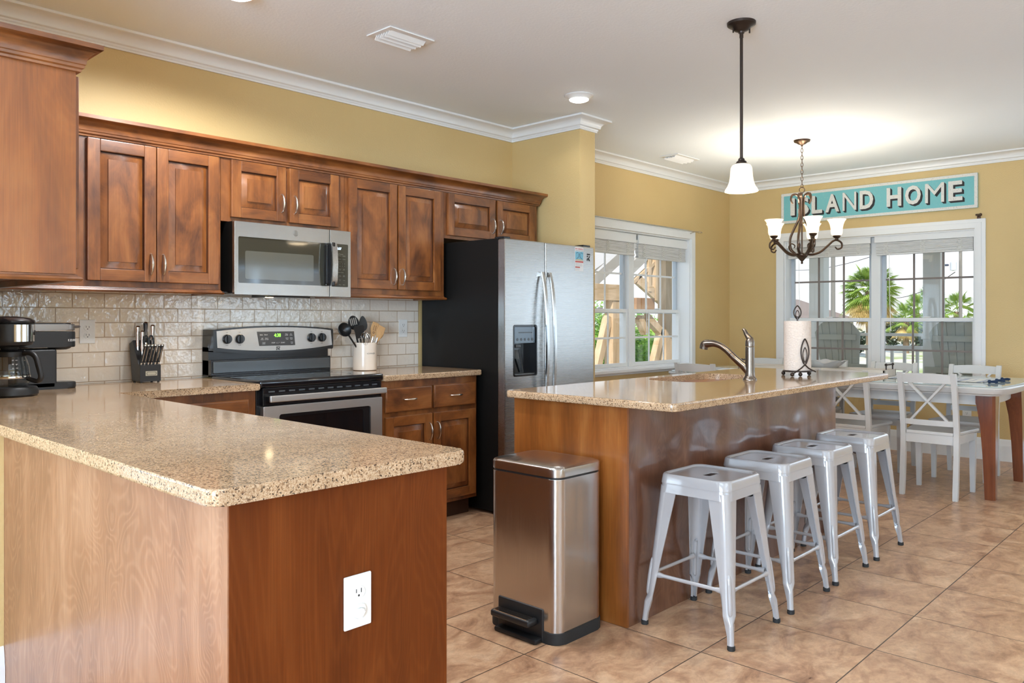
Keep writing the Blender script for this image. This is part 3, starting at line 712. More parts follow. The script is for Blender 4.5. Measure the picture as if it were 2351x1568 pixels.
m.loft([[(2.578, 3.802-d, z), (2.612, 3.802-d, z), (2.612, 3.812-d, z), (2.578, 3.812-d, z)] for z, d in ((1.421, -.006), (1.45, .004), (1.543, .010), (1.635, .004), (1.664, -.006))]); P('handle_face', m, SSZ, hd)
m = MB(); m.box(2.603, 2.745, 3.86, 3.886, 1.359, 1.741, .003); cp = P('control_frame', m, SS, r)
m = MB(); m.prism(rrect(2.615, 2.724, 1.418, 1.663, .006), 3.8575, 3.861, 'xz'); P('control_panel', m, plain('olive_black_panel', (.05, .048, .036), .12), cp)
FM = lambda x, z, y=3.8574: T((x, y, z)) @ F_S
m = MB(); m.text('4:37', FM(2.663, 1.637), (.03, .014), bold=.012); P('clock_digits', m, BLUD, cp)
m = MB()
m.text('Sensor Microwave', FM(2.668, 1.606), (.045, .005), ext=.0003)
for i, row in enumerate((('Popcorn', 'Beverage', 'Reheat'), ('Potato', 'Veggies', 'Chicken'))):
    for j, s_ in enumerate(row): m.text(s_, FM(2.64+j*.028, 1.596-i*.019), (.02, .0045), ext=.0003)
m.text('Express Cook', FM(2.668, 1.561), (.035, .005), ext=.0003)
for i, row in enumerate(('12345', '67890')):
    for j, s_ in enumerate(row): m.text(s_, FM(2.637+j*.0158, 1.551-i*.014), (.0035, .0065), ext=.0003)
for i, row in enumerate((('Cook\nTime', 'Power\nLevel', 'Add\n30 Sec'), ('Defrost\nWeight', 'Timer\nOn/Off', 'Melt\nSoften'), ('Vent\nFan', 'Surface\nLight', 'Settings'), ('Clear\nOff', 'Pause', 'Start'))):
    for j, s_ in enumerate(row): m.text(s_, FM(2.642+j*.027, 1.518-(i*.025)-(.012 if i else 0)), (.016, .009 if '\n' in s_ else .0045), ext=.0003)
m.text('Convenience Controls', FM(2.668, 1.501), (.05, .005), ext=.0003); P('button_print', m, plain('olive_print', (.26, .255, .21), .5), cp)
m = MB(); m.box(2.035, 2.752, 3.875, 4.22, 1.366, 1.376, .002); m.prism([(2.25, 3.9), (2.50, 3.9), (2.47, 4.15), (2.28, 4.15)], 1.352, 1.367, 'xy', .004)
un = P('underside', m, BLKE, r)
m = MB(); m.cyl((2.28, 3.96, 1.3505), (2.28, 3.96, 1.353), .022, 20); P('lamp_lens', m, emit('cooktop_lamp', (1, .78, .45), 14), un)
lamp('microwave_cooktop_lamp', 'SPOT', (2.28, 3.96, 1.346), 3.0, (1, .78, .5), (0, 0, 0), spot_size=radians(130), shadow_soft_size=.02)
m = MB()
for x0, x1 in ((1.97, 2.03), (2.03, 2.1)): m.bar((x0, 3.86 if x0 < 2 else 3.9, 1.371), (x1+.12, 4.1, 1.368), .02, .003)
P('mounting_rail', m, BLKF, un)

# ------------------------------------------------------------------ fridge
r = thing('refrigerator', 'side-by-side stainless fridge with black sides and a door dispenser', 'refrigerator', (4.04, 3.83, 0))
FY0, FY1 = 3.430, 3.490
m = MB(); m.box(3.592, 4.492, FY1+.004, 4.225, .02, 1.742, .006); m.box(3.6, 4.48, 3.47, 3.52, .005, .07); P('cabinet_body', m, BLKF, r)
m = MB(); m.ring(rrect(3.587, 3.970, .07, 1.737, .012), rrect(3.670, 3.887, .876, 1.192, .014), FY0, FY1, 'xz', .007); dl = P('door', m, SSF, r, label='freezer door with the water dispenser')
m = MB(); m.box(3.977, 4.497, FY0, FY1, .07, 1.737, .009, 3); d2 = P('door', m, SSF, r)
m = MB(); m.box(3.665, 3.892, FY1-.004, FY1+.002, .87, 1.2)
m.ring(rrect(3.664, 3.893, .870, 1.198, .016), rrect(3.674, 3.883, .881, 1.186, .012), FY0-.002, FY1, 'xz', .002); dsp = P('dispenser', m, BLKE, dl)
m = MB(); m.prism(rrect(3.676, 3.868, 1.082, 1.184, .004), FY0-.003, FY0+.02, 'xz', .002); P('dispenser_panel', m, plain('blue_grey_gloss', (.10, .135, .17), .08), dsp) if False else P('dispenser_panel', m, plain('blue_grey_gloss', (.10, .135, .17), .08), dl)
m = MB()
for k in range(5): m.lathe([(.009, 0), (.009, .0012), (.004, .0012)], 16, R=F_S, c=(3.70+k*.035, FY0-.0035, 1.105))
m.box(3.71, 3.84, FY0-.0036, FY0-.003, 1.145, 1.152); P('dispenser_buttons', m, BLKE, dl)
m = MB(); m.cbox((3.735, 3.466, 1.062), (.05, .03, .02), .003); m.cbox((3.72, 3.458, 1.01), (.045, .008, .055), .003, R=Matrix.Rotation(radians(-14), 4, 'X')); m.bar((3.745, 3.455, 1.04), (3.80, 3.47, .89), .006, .01)
P('dispenser_paddle', m, plain('dark_grey_plastic', (.05, .05, .05), .3), dl)
m = MB(); m.box(3.672, 3.885, 3.44, 3.487, .877, .886, .002); P('drip_tray', m, plain('grey_tray', (.12, .12, .12), .35), dl)
for hx, dd in ((3.924, dl), (3.998, d2)):
    m = MB(); rings = []
    for i in range(15):
        t = i/14; z = .55+.99*t; bow = .012*(1-(2*t-1)**8)+.036*(1-(2*t-1)**2)
        y = FY0-.012-bow; rings.append([(hx-.013, y, z), (hx-.011, y-.011, z), (hx+.011, y-.011, z), (hx+.013, y, z), (hx+.010, y+.006, z), (hx-.010, y+.006, z)])
    m.loft(rings); m.box(hx-.011, hx+.011, FY0-.02, FY0+.003, .55, .58, .003); m.box(hx-.011, hx+.011, FY0-.02, FY0+.003, 1.51, 1.54, .003)
    P('handle', m, SSZ, dd)
m = MB(); m.box(4.40, 4.48, 3.45, 3.53, 1.738, 1.752, .004); m.box(3.60, 3.66, 3.45, 3.53, 1.738, 1.752, .004); P('hinge_cover', m, BLKE, r)
m = MB(); kmark(m, T((4.432, FY0-.0004, 1.664)) @ F_S @ Matrix.Rotation(0, 4, 'Z'), .034, .052); P('badge', m, LABELD, d2)
# leaflet
r = thing('leaflet', 'small rip current safety leaflet stuck high on the fridge door', 'leaflet', (4.327, FY0, 1.646))
m = MB(); m.box(4.281, 4.373, FY0-.0022, FY0-.0004, 1.564, 1.727); P('card', m, plain('leaflet_white', (.72, .71, .70), .4), r)
LF = lambda x, z: T((x, FY0-.0022, z)) @ F_S
m = MB(); m.box(4.283, 4.371, FY0-.0026, FY0-.0021, 1.636, 1.698); P('picture', m, plain('leaflet_blue', (.16, .42, .55), .4), r)
m = MB(); m.prism([(4.285, 1.637), (4.369, 1.637), (4.369, 1.641), (4.34, 1.646), (4.31, 1.646), (4.285, 1.641)], FY0-.003, FY0-.0025, 'xz'); P('beach_print', m, plain('leaflet_sand', (.5, .42, .24), .5), r)
m = MB(); m.text('RIP CURRENTS', LF(4.327, 1.716), (.084, .010), bold=.02); m.box(4.283, 4.371, FY0-.0026, FY0-.0021, 1.623, 1.633); m.box(4.283, 4.335, FY0-.0026, FY0-.0021, 1.586, 1.594); P('red_print', m, plain('leaflet_red', (.5, .07, .05), .5), r)
m = MB(); m.text('Break the Grip of the Rip!', LF(4.327, 1.704), (.082, .006), bold=.01)
for s_ in (-1, 1):
    m.tube([(4.327+s_*.005, FY0-.003, 1.685), (4.327+s_*.006, FY0-.003, 1.665), (4.327+s_*.016, FY0-.003, 1.655), (4.327+s_*.03, FY0-.003, 1.648)], .0014, 5)
    m.tube([(4.327+s_*.012, FY0-.003, 1.69), (4.327+s_*.024, FY0-.003, 1.692), (4.327+s_*.034, FY0-.003, 1.683)], .0012, 5)
for k in range(4): m.box(4.285, 4.365-.006*(k % 2), FY0-.0025, FY0-.0021, 1.616-k*.0065, 1.6168-k*.0065)
for k in range(3): m.box(4.285, 4.33, FY0-.0025, FY0-.0021, 1.58-k*.006, 1.5806-k*.006)
P('fine_print', m, LABELD, r)

# ------------------------------------------------------------------ outlets
def outlet(M, loc, label, cover=False):
    r = thing('wall_outlet', label, 'outlet', loc, 0, 'white duplex outlets')
    m = MB(M); m.box(-.036, .036, -.0585, .0585, 0, .006, .003, 2); pl = P('cover_plate', m, WHT, r)
    for s_ in (1, -1):
        if cover and s_ < 0:
            m = MB(M); m.prism(rrect(-.019, .019, -.034, -.006, .012), .005, .0095, 'xy', .002); m.prism(rrect(-.014, .014, -.036, -.014, .01), .009, .014, 'xy', .003)
            P('safety_cap', m, plain('milky_plastic', (.74, .74, .71), .25), r); continue
        m = MB(M); m.prism([(x, y+s_*.0195) for x, y in rrect(-.0168, .0168, -.0135, .0135, .012)], .0055, .0078, 'xy', .001); rc = P('receptacle', m, WHT, r)
        m = MB(M); z = s_*.0195; m.box(-.0075, -.0055, z, z+.0085, .0076, .0081); m.box(.0055, .0075, z-.001, z+.0085, .0076, .0081); m.cyl((0, z-.0065, .0076), (0, z-.0065, .0081), .0026, 10)
        P('slots', m, LABELD, rc)
    m = MB(M); m.lathe([(.003, 0), (.003, .0072), (.001, .0078)], 12); P('screw', m, WHT, r)
    return r
outlet(T((1.054, 1.4598, .61)) @ F_S, (1.054, 1.46, .61), 'white outlet with a plug-in safety cap on the end of the peninsula', True)
outlet(T((1.447, YF-.0085, 1.171)) @ F_S, (1.447, YF-.0085, 1.171), 'white outlet on the tile between the pod machine and the knife block')
outlet(T((3.439, YF-.0085, 1.172)) @ F_S, (3.439, YF-.0085, 1.172), 'white outlet on the tile between the utensil crock and the fridge')
outlet(T((XR-.0005, 1.93, .375)) @ F_W, (XR, 1.93, .375), 'white outlet low on the dining wall seen between chair and table legs')

# ------------------------------------------------------------------ counter-top appliances
# drip coffee maker, facing the room corner-wise
c0 = (.965, 3.80); RZ = radians(-28)                  # local +x = front
r = thing('coffee_maker', 'black drip coffee maker with a chrome badge at the edge of the peninsula counter', 'coffee maker', (c0[0], c0[1], ZT1), RZ)
L = lambda: MB()
def P_(n, m, mat, par, **k): return P(n, m, mat, par, local=True, **k)
m = L(); m.lathe([(.098, 0), (.105, .008), (.105, .026), (.098, .038), (.08, .040)], 40, (.03, 0, 0)); m.box(-.14, .0, -.10, .10, .0, .038, .01); P_('base', m, BLK, r)
m = L(); m.box(-.15, -.06, -.095, .095, .036, .30, .015, 3); P_('water_column', m, BLK, r)
m = L(); m.lathe([(.06, .205), (.092, .212), (.1, .23), (.1, .295), (.098, .30)], 40, (.02, 0, 0)); m.box(-.15, .02, -.098, .098, .21, .30, .01); P_('brew_head', m, BLK, r)
m = L(); m.lathe([(.099, .3005), (.105, .304), (.103, .312), (.085, .323), (.04, .330), (0, .331)], 40, (.02, 0, 0)); m.box(-.152, .02, -.10, .10, .301, .322, .01); P_('lid', m, BLKE, r)
m = L(); rg = []
for z in (.226, .296): rg.append([(.02+.1012*cos(a), .1012*sin(a), z) for a in [radians(-62+124*i/14) for i in range(15)]])
m.loft(rg, closed=False, cap=False); bd = P_('badge_plate', m, CHR, r)
m = L(); m.cyl((.12, -.0, .262), (.124, 0, .262), .0105, 20); P_('power_button', m, BLK, bd)
m = L(); m.box(.062, .085, .072, .084, .245, .28, .003); P_('clock_window', m, BLKG, bd)
m = L(); m.tube([(-.10, .108, .05), (-.10, .112, .15), (-.10, .108, .26), (-.1, .09, .29)], .011, 10, 4); P_('water_gauge', m, GLASSP, r)
m = L(); m.lathe([(.035, .205), (.03, .19), (.018, .183)], 24, (.03, 0, 0)); P_('drip_basket', m, BLKM, r)
rr_ = thing('coffee_carafe', 'glass coffee carafe with a black handle on the coffee maker hot plate', 'carafe', (c0[0], c0[1], ZT1+.041), RZ)
m = L(); m.lathe([(.05, .0), (.066, .004), (.074, .02), (.076, .045), (.071, .085), (.062, .118), (.058, .13)], 40, (.03, 0, 0), cap=False); m.lathe([(.05, 0), (0, .001)], 40, (.03, 0, 0), cap=False); P_('glass_body', m, GLASSC, rr_)
m = L(); m.lathe([(.0595, .122), (.061, .124), (.061, .142), (.05, .149), (.02, .152), (.0, .152)], 36, (.03, 0, 0)); P_('lid', m, BLK, rr_)
m = L(); ha = radians(-22); hx = lambda d, z: (.03+d*cos(ha), d*sin(ha), z)
m.tube([hx(.055, .134), hx(.085, .138), hx(.112, .122), hx(.126, .08), hx(.135, .038), hx(.122, .022), hx(.10, .026), hx(.078, .032)], [.011, .011, .0115, .012, .0115, .010, .010, .009], 10, 5); P_('handle', m, BLK, rr_)
m = L(); m.lathe([(.0765, .034), (.0775, .036), (.0775, .042), (.0765, .044)], 40, (.03, 0, 0), cap=False); P_('band', m, CHR, rr_)
m = L()
for k in range(5):
    z = .045+k*.016; R_ = .0768-(.0002*k) - max(0, (z-.05))*.17
    a = radians(-55); m.cbox((.03+R_*cos(a), R_*sin(a), z), (.0008, .008, .0016), R=Matrix.Rotation(a, 4, 'Z'))
    m.text(str(2*k+2), T((.03+R_*cos(a-.2), R_*sin(a-.2), z)) @ Matrix.Rotation(a-.2, 4, 'Z') @ F_E, (.006, .006))
P_('measure_print', m, LABELG, rr_)

# single-serve pod machine facing +x
r = thing('pod_coffee_machine', 'slim black pod coffee machine with a silver lid band in the counter corner', 'coffee machine', (1.21, 4.06, ZT1))
m = L(); m.box(-.14, .03, -.057, .057, 0, .185, .012, 3); P_('column', m, BLK, r)
m = L(); m.prism(rrect(-.14, .122, -.057, .057, .05, 8), 0, .028, 'xy', .006); bs = P_('base', m, BLK, r)
m = L(); m.prism(rrect(.035, .115, -.045, .045, .035, 8), .0278, .030, 'xy', .001); P_('drip_tray', m, plain('tray_grey', (.06, .06, .06), .35, .5), bs)
m = L(); m.prism(rrect(-.14, .118, -.06, .06, .05, 8), .19, .262, 'xy', .006); m.lathe([(.03, .178), (.045, .184), (.05, .19)], 28, (.055, 0, 0)); hd = P_('brew_head', m, BLK, r)
m = L(); m.prism(rrect(-.12, .117, -.061, .061, .052, 8), .266, .296, 'xy', .005); m.tube([(.10, -.05, .282), (.13, -.025, .283), (.136, 0, .283), (.13, .025, .283), (.10, .05, .282)], .006, 10, 4)
m.cyl((-.09, -.0605, .281), (-.09, -.063, .281), .011, 20); P_('lid_band', m, plain('satin_grey', (.30, .28, .265), .32, .85), r)
m = L(); m.prism(rrect(-.13, .10, -.055, .055, .045, 8), .2955, .301, 'xy', .003); P_('lid_top', m, BLK, r)
m = L()
for i, ch in enumerate('KEURIG'):
    a = radians(-80+i*11.5); cx_, cy_, R_ = .058, 0, .0607
    x = .072+.0525*cos(a)-.004; y = -.0085+.0525*sin(a)
    x, y = (.068+.0505*cos(a), -.010+.0505*sin(a)); m.text(ch, T((x, y, .222)) @ Matrix.Rotation(a, 4, 'Z') @ F_E, (.0075, .0105), ext=.0006, bold=.02)
P_('lettering', m, LABELG, hd)

# knife block
KB = (1.69, 4.13)
r = thing('knife_block', 'black slanted knife block with a metal plaque on the counter before the tile', 'knife block', (KB[0], KB[1], ZT1))
m = L(); pr = [(-.052, .006), (-.052, .088), (-.028, .092), (.042, .212), (.085, .195), (.052, .006)]
m.prism([(p[0], p[1]) for p in pr], -.052, .052, 'yz', .003)
for sx_ in (-1, 1):
    for sy_ in (-1, 1): m.cyl((sx_*.043, sy_*.04, 0), (sx_*.043, sy_*.04, .007), .006, 10)
P_('block', m, BLK, r)
m = L(); m.box(-.026, .032, -.0545, -.0515, .034, .058, .001); pq = P_('plaque', m, plain('brass_plaque', (.46, .42, .33), .35, .8), r)
m = L(); m.ring(rrect(-.021, .027, .038, .054, .007), rrect(-.0195, .0255, .0395, .0525, .0065), -.0552, -.0544, 'xz'); m.text('cutlery', T((.003, -.0545, .046)) @ F_S, (.034, .006), ext=.0004) if False else None
P_('plaque_engraving', m, LABELD, pq)
ax = Vector((.0, .503, .864))                        # slot direction, leaning back
def knife(x, y, z, L_, w, label, group, silver=False, tilt=0):
    a = Vector((tilt, -.20 if w < .009 else .28, .95)).normalized(); loc = Vector((KB[0]+x, KB[1]+y, ZT1+z))
    k = thing('steak_knife' if w < .009 else 'kitchen_knife', label, 'knife', loc, 0, group)
    m = MB(); q = lambda s_, o=0: loc+a*s_+Vector((0, o, 0))
    m.tube([q(.012), q(L_*.3), q(L_*.65, -.002), q(L_*.93, -.003)], [w*.8, w*.95, w*.85, w*1.1], 10, 4, flat=.75); P('handle', m, BLK if not silver else CHR, k)
    m = MB(); m.tube([q(-.03), q(0), q(.013)], [w*.35, w*.7, w*.8], 8); P('bolster', m, CHR, k)
    m = MB(); m.tube([q(L_*.93, -.003), q(L_*.985, -.003), q(L_, -.003)], [w*1.12, w*1.0, w*.5], 10); P('end_cap', m, CHR, k)
    m = MB(); m.tube([q(.02, -w*.9), q(L_*.65, -w*.9-.001), q(L_*.9, -w*1.05)], .0011, 5); P('tang', m, CHR, k)
    return k
nm = ('outermost steak knife on the plain-tile side of the block', 'second steak knife in the front row of the block', 'third steak knife in the front row of the block', 'fourth steak knife in the front row of the block', 'fifth steak knife in the front row of the block', 'steak knife on the stove side of the front row of the block')
for i in range(6):
    knife(-.043+i*.0172, -.04+.004*(i % 2), .088, .108, .0072, nm[i], 'steak knives in the front row of the block', tilt=.12)
for x, y, z, L_, s_, lb in ((-.035, .02, .165, .125, True, 'chrome-sided kitchen knife leaning at the plain-tile side of the block'), (-.02, .0, .14, .125, True, 'lower chrome-sided kitchen knife in front of another in the block'), (.008, .03, .185, .125, False, 'tallest kitchen knife standing in the middle of the block'), (.04, .02, .165, .13, True, 'chrome-sided kitchen knife on the stove side of the block')):
    knife(x, y, z, L_, .0105, lb, 'large knives in the block', s_, tilt=.10)
k = thing('kitchen_scissors', 'black-handled scissors standing in the knife block among the knives', 'scissors', (KB[0]+.015, KB[1]-.005, ZT1+.14), 0)
m = MB()
for s_ in (-1, 1):
    cc = Vector((KB[0]+.014+s_*.013, KB[1]+.005, ZT1+.205)); m.tube([cc+Vector((.011*cos(t), .004*sin(t), .03*sin(t))) for t in [2*pi*i/14 for i in range(14)]], .0045, 8, loop=True)
P('finger_loops', m, BLK, k)
m = MB(); m.bar((KB[0]+.014, KB[1]-.012, ZT1+.11), (KB[0]+.014, KB[1]+.003, ZT1+.18), .012, .004); P('blades', m, CHR, k)

# utensil crock and utensils
CR = Vector((3.022, 4.10, ZT1))
r = thing('utensil_crock', 'cream ceramic crock with a small printed word holding cooking utensils', 'crock', CR)
m = L(); m.lathe([(.066, 0), (.0735, .004), (.0745, .012), (.0745, .170), (.0725, .174), (.069, .172), (.068, .02), (0, .018)], 48); P_('pot', m, IVORY, r)
m = L()
for i, ch in enumerate('utensils'):
    a = radians(-114+i*5.6); m.text(ch, T((.0745*cos(a), .0745*sin(a), .107)) @ Matrix.Rotation(a, 4, 'Z') @ F_E, (.0032 if ch in 'til' else .0058, .011 if ch in 'tl' else (.0095 if ch == 'i' else .0068)), ext=.0004)
P_('lettering', m, LABELD, r)
WOODU = wood('beech_utensil', 'z', (.42, .22, .08), (.55, .31, .13), (.64, .40, .19), .5, .1, rough=.5, spec=.1)
def uten(name, label, foot, tip):
    loc = CR+Vector((0, 0, .02)); k = thing(name, label, 'utensil', loc, 0, 'cooking utensils in the crock')
    return k, CR+Vector(foot)+Vector((0, 0, .025)), Vector(tip)
def paddle(m, tip, u, w, h, th=.005, hole=None):     # flat blade whose plane faces the camera side, u = shaft direction
    u = u.normalized(); n = Vector((-.42, -.9, .05)); n = (n-u*n.dot(u)).normalized(); a = u.cross(n)
    M = Matrix((a, u, n)).transposed().to_4x4(); M.translation = tip; m.M = M; return M
BN = plain('black_nylon', (.008, .008, .008), .4)
k, f, t = uten('ladle', 'black ladle leaning toward the stove in the crock', (.03, .0, 0), (2.862, 4.085, 1.17)); d = t-f
m = MB(); m.tube([f, f+d*.55, f+d*.80, t-d.normalized()*.03], .0055, 8, 3); P('handle', m, BN, k)
m = MB(); R_ = (Vector((-.1, -.95, .25))).to_track_quat('Z', 'Y').to_matrix(); m.lathe([(.002, -.03)]+[(.044*sin(a), -.032*cos(a)) for a in [pi/2*i/7 for i in range(1, 8)]]+[(.042, .002), (.03, -.016), (0, -.026)], 28, t, R_); P('bowl', m, BN, k)
k, f, t = uten('slotted_spoon', 'black slotted spoon standing upright at the back of the crock', (.0, .02, 0), (2.936, 4.10, 1.212)); d = t-f
m = MB(); m.tube([f, f+d*.8], .0055, 8); P('handle', m, BN, k)
m = MB(); paddle(m, t, d, 0, 0); E_ = [(.034*cos(a)*(1-.12*sin(a)), .045*sin(a)) for a in [2*pi*i/28 for i in range(28)]]; m.prism(E_, -.003, .003, 'xy', .0015); b_ = P('bowl', m, BN, k)
m = MB(); paddle(m, t, d, 0, 0)
for i in range(4): m.prism([(x+(i-1.5)*.0115, y+.008) for x, y in rrect(-.0022, .0022, -.024, .022, .002)], .0028, .0036, 'xy')
P('slots', m, plain('tile_seen_through', (.42, .38, .33), .4), b_)
k, f, t = uten('solid_spoon', 'black solid spoon standing behind the whisk in the crock', (.02, .02, 0), (3.014, 4.11, 1.206)); d = t-f
m = MB(); m.tube([f, f+d*.8], .0055, 8); P('handle', m, BN, k)
m = MB(); paddle(m, t, d, 0, 0); m.prism([(.026*cos(a)*(1-.3*sin(a)), .048*sin(a)) for a in [2*pi*i/28 for i in range(28)]], -.003, .003, 'xy', .0015); P('bowl', m, BN, k)
k, f, t = uten('spatula', 'wide black turner low in front of the slotted spoon in the crock', (-.01, -.01, 0), (2.952, 4.06, 1.155)); d = t-f
m = MB(); m.tube([f, f+d*.8], .0055, 8); P('handle', m, BN, k)
m = MB(); paddle(m, t, d, 0, 0); m.prism([(-.022, -.04), (.022, -.04), (.034, .03), (.026, .042), (-.026, .042), (-.034, .03)], -.002, .002, 'xy', .001); P('blade', m, BN, k)
k, f, t = uten('whisk', 'steel balloon whisk at the front of the crock', (.0, -.02, 0), (2.982, 4.045, 1.125)); d = (t-f).normalized()
m = MB(); m.tube([f, f+(t-f)*.55], .007, 8); P('handle', m, CHR, k)
m = MB(); sd = Vector((1, 0, 0)); fw = d.cross(sd).normalized(); sd = fw.cross(d)
for i in range(6):
    a = pi*i/6; v = sd*cos(a)+fw*sin(a); base = f+(t-f)*.53
    m.tube([base+v*.006, base+v*.024+d*.055, base+v*.028+d*.085, base+v*.016+d*.112, base+d*.118, base-v*.016+d*.112, base-v*.028+d*.085, base-v*.024+d*.055, base-v*.006], .0012, 5, 4)
P('wires', m, CHR, k)
for nm_, lb, ft, tp, sh, hl in (('wooden_turner', 'pale wooden turner with burnt slots, innermost of the wooden utensils', (.01, .01, 0), (3.088, 4.09, 1.172), 0, 1), ('wooden_turner', 'plain wooden turner in the middle of the wooden utensils', (.02, -.01, 0), (3.116, 4.07, 1.150), 0, 0), ('wooden_spoon', 'orange-brown wooden spoon on the fridge side of the crock', (.03, .0, 0), (3.14, 4.10, 1.146), 1, 0)):
    k, f, t = uten(nm_, lb, ft, tp); d = t-f
    m = MB(); m.tube([f, f+d*.75], .006, 8); P('handle', m, WOODU, k)
    m = MB(); paddle(m, t, d, 0, 0)
    if sh: m.prism([(.024*cos(a)*(1-.15*sin(a)), .042*sin(a)) for a in [2*pi*i/24 for i in range(24)]], -.004, .004, 'xy', .003)
    else: m.prism([(-.008, -.06), (.008, -.06), (.026, .0), (.024, .038), (-.020, .044), (-.026, .0)], -.003, .003, 'xy', .0015)
    b_ = P('blade', m, WOODU, k)
    if hl:
        m = MB(); paddle(m, t, d, 0, 0)
        for i in (-1, 1): m.box(i*.006-.0016, i*.006+.0016, -.012, .022, .0028, .0036)
        m.lathe([(.007, .0029), (.007, .0036), (.004, .0036), (.004, .0029)], 12, (0, -.024, 0), cap=False); P('slots', m, plain('burnt_mark', (.10, .045, .02), .6), b_)
k, f, t = uten('metal_server', 'flat steel serving utensil between the spoon and the wooden turners', (.0, .0, 0), (3.056, 4.06, 1.125)); m = MB(); m.bar(f, t, .012, .003); P('blade', m, CHR, k)
k, f, t = uten('bottle_opener', 'white-handled opener in front of the wooden turners in the crock', (.02, -.02, 0), (3.074, 4.04, 1.118)); m = MB(); m.bar(f, t, .014, .007, .002); hd = P('handle', m, WHT, k)
m = MB(); dd_ = (t-f).normalized(); m.bar(t-dd_*.04+Vector((0, -.0045, 0)), t-dd_*.018+Vector((0, -.0045, 0)), .006, .002); P('grip_inlay', m, BLK, hd)

# ------------------------------------------------------------------ trash can
r = thing('trash_can', 'tall stainless step trash can standing against the end of the island', 'trash can', (2.448, 2.108, 0))
tx0, tx1, ty0, ty1 = 2.303, 2.592, 1.928, 2.292
def tcan():
    t = NT('brushed_bin_steel'); n = t.noise(t.coord((500, 500, 4), rnd=False), 1, 2); t.set(Base_Color=(.56, .53, .50), Metallic=1.0, Roughness=t.math('ADD', t.math('MULTIPLY', n, .12), .17))
    w = t.noise(t.coord((7, 7, 1.6), rnd=False), 1, 2, .5, .6); b1 = t.bump(n, .04, .002); b2 = t.n('Bump', Strength=.25, Distance=.012); t.l(w, b2.inputs['Height']); t.l(b2.outputs[0], b1.inputs['Normal']); return t.m
BIN = tcan()
m = MB(); m.prism(rrect(tx0-.004, tx1+.004, ty0-.004, ty1+.004, .05, 9), .0, .045, 'xy', .004); bs = P('base', m, BLKM, r)
m = MB(); m.prism(rrect(tx0, tx1, ty0, ty1, .047, 9), .03, .625, 'xy', .002); P('body', m, BIN, r)
m = MB(); m.prism(rrect(tx0+.003, tx1-.003, ty0+.003, ty1-.003, .046, 9), .622, .634, 'xy'); P('rim', m, BLK, r)
m = MB(); R3 = []
for z, i_ in ((.633, -.001), (.662, -.001), (.668, .003), (.673, .014), (.680, .06), (.684, .10)): R3.append([(x, y, z) for x, y in rrect(tx0+i_, tx1-i_, ty0+i_, ty1-i_, max(.01, .047-i_*.3), 9)])
m.loft(R3); P('lid', m, BIN, r)
m = MB(); m.box(tx0-.006, tx0+.01, 1.995, 2.235, .0, .128, .02, 4); P('pedal_housing', m, BLK, r)
m = MB(); m.box(tx0-.062, tx0-.004, 2.02, 2.225, .062, .090, .010, 3); m.box(tx0-.045, tx0, 2.0, 2.22, .0, .02, .008); pd = P('pedal', m, BLK, r)
m = MB()
for i in range(5): m.box(tx0-.056+i*.009, tx0-.050+i*.009, 2.035, 2.21, .0895, .0915)
P('pedal_treads', m, CHR, pd)

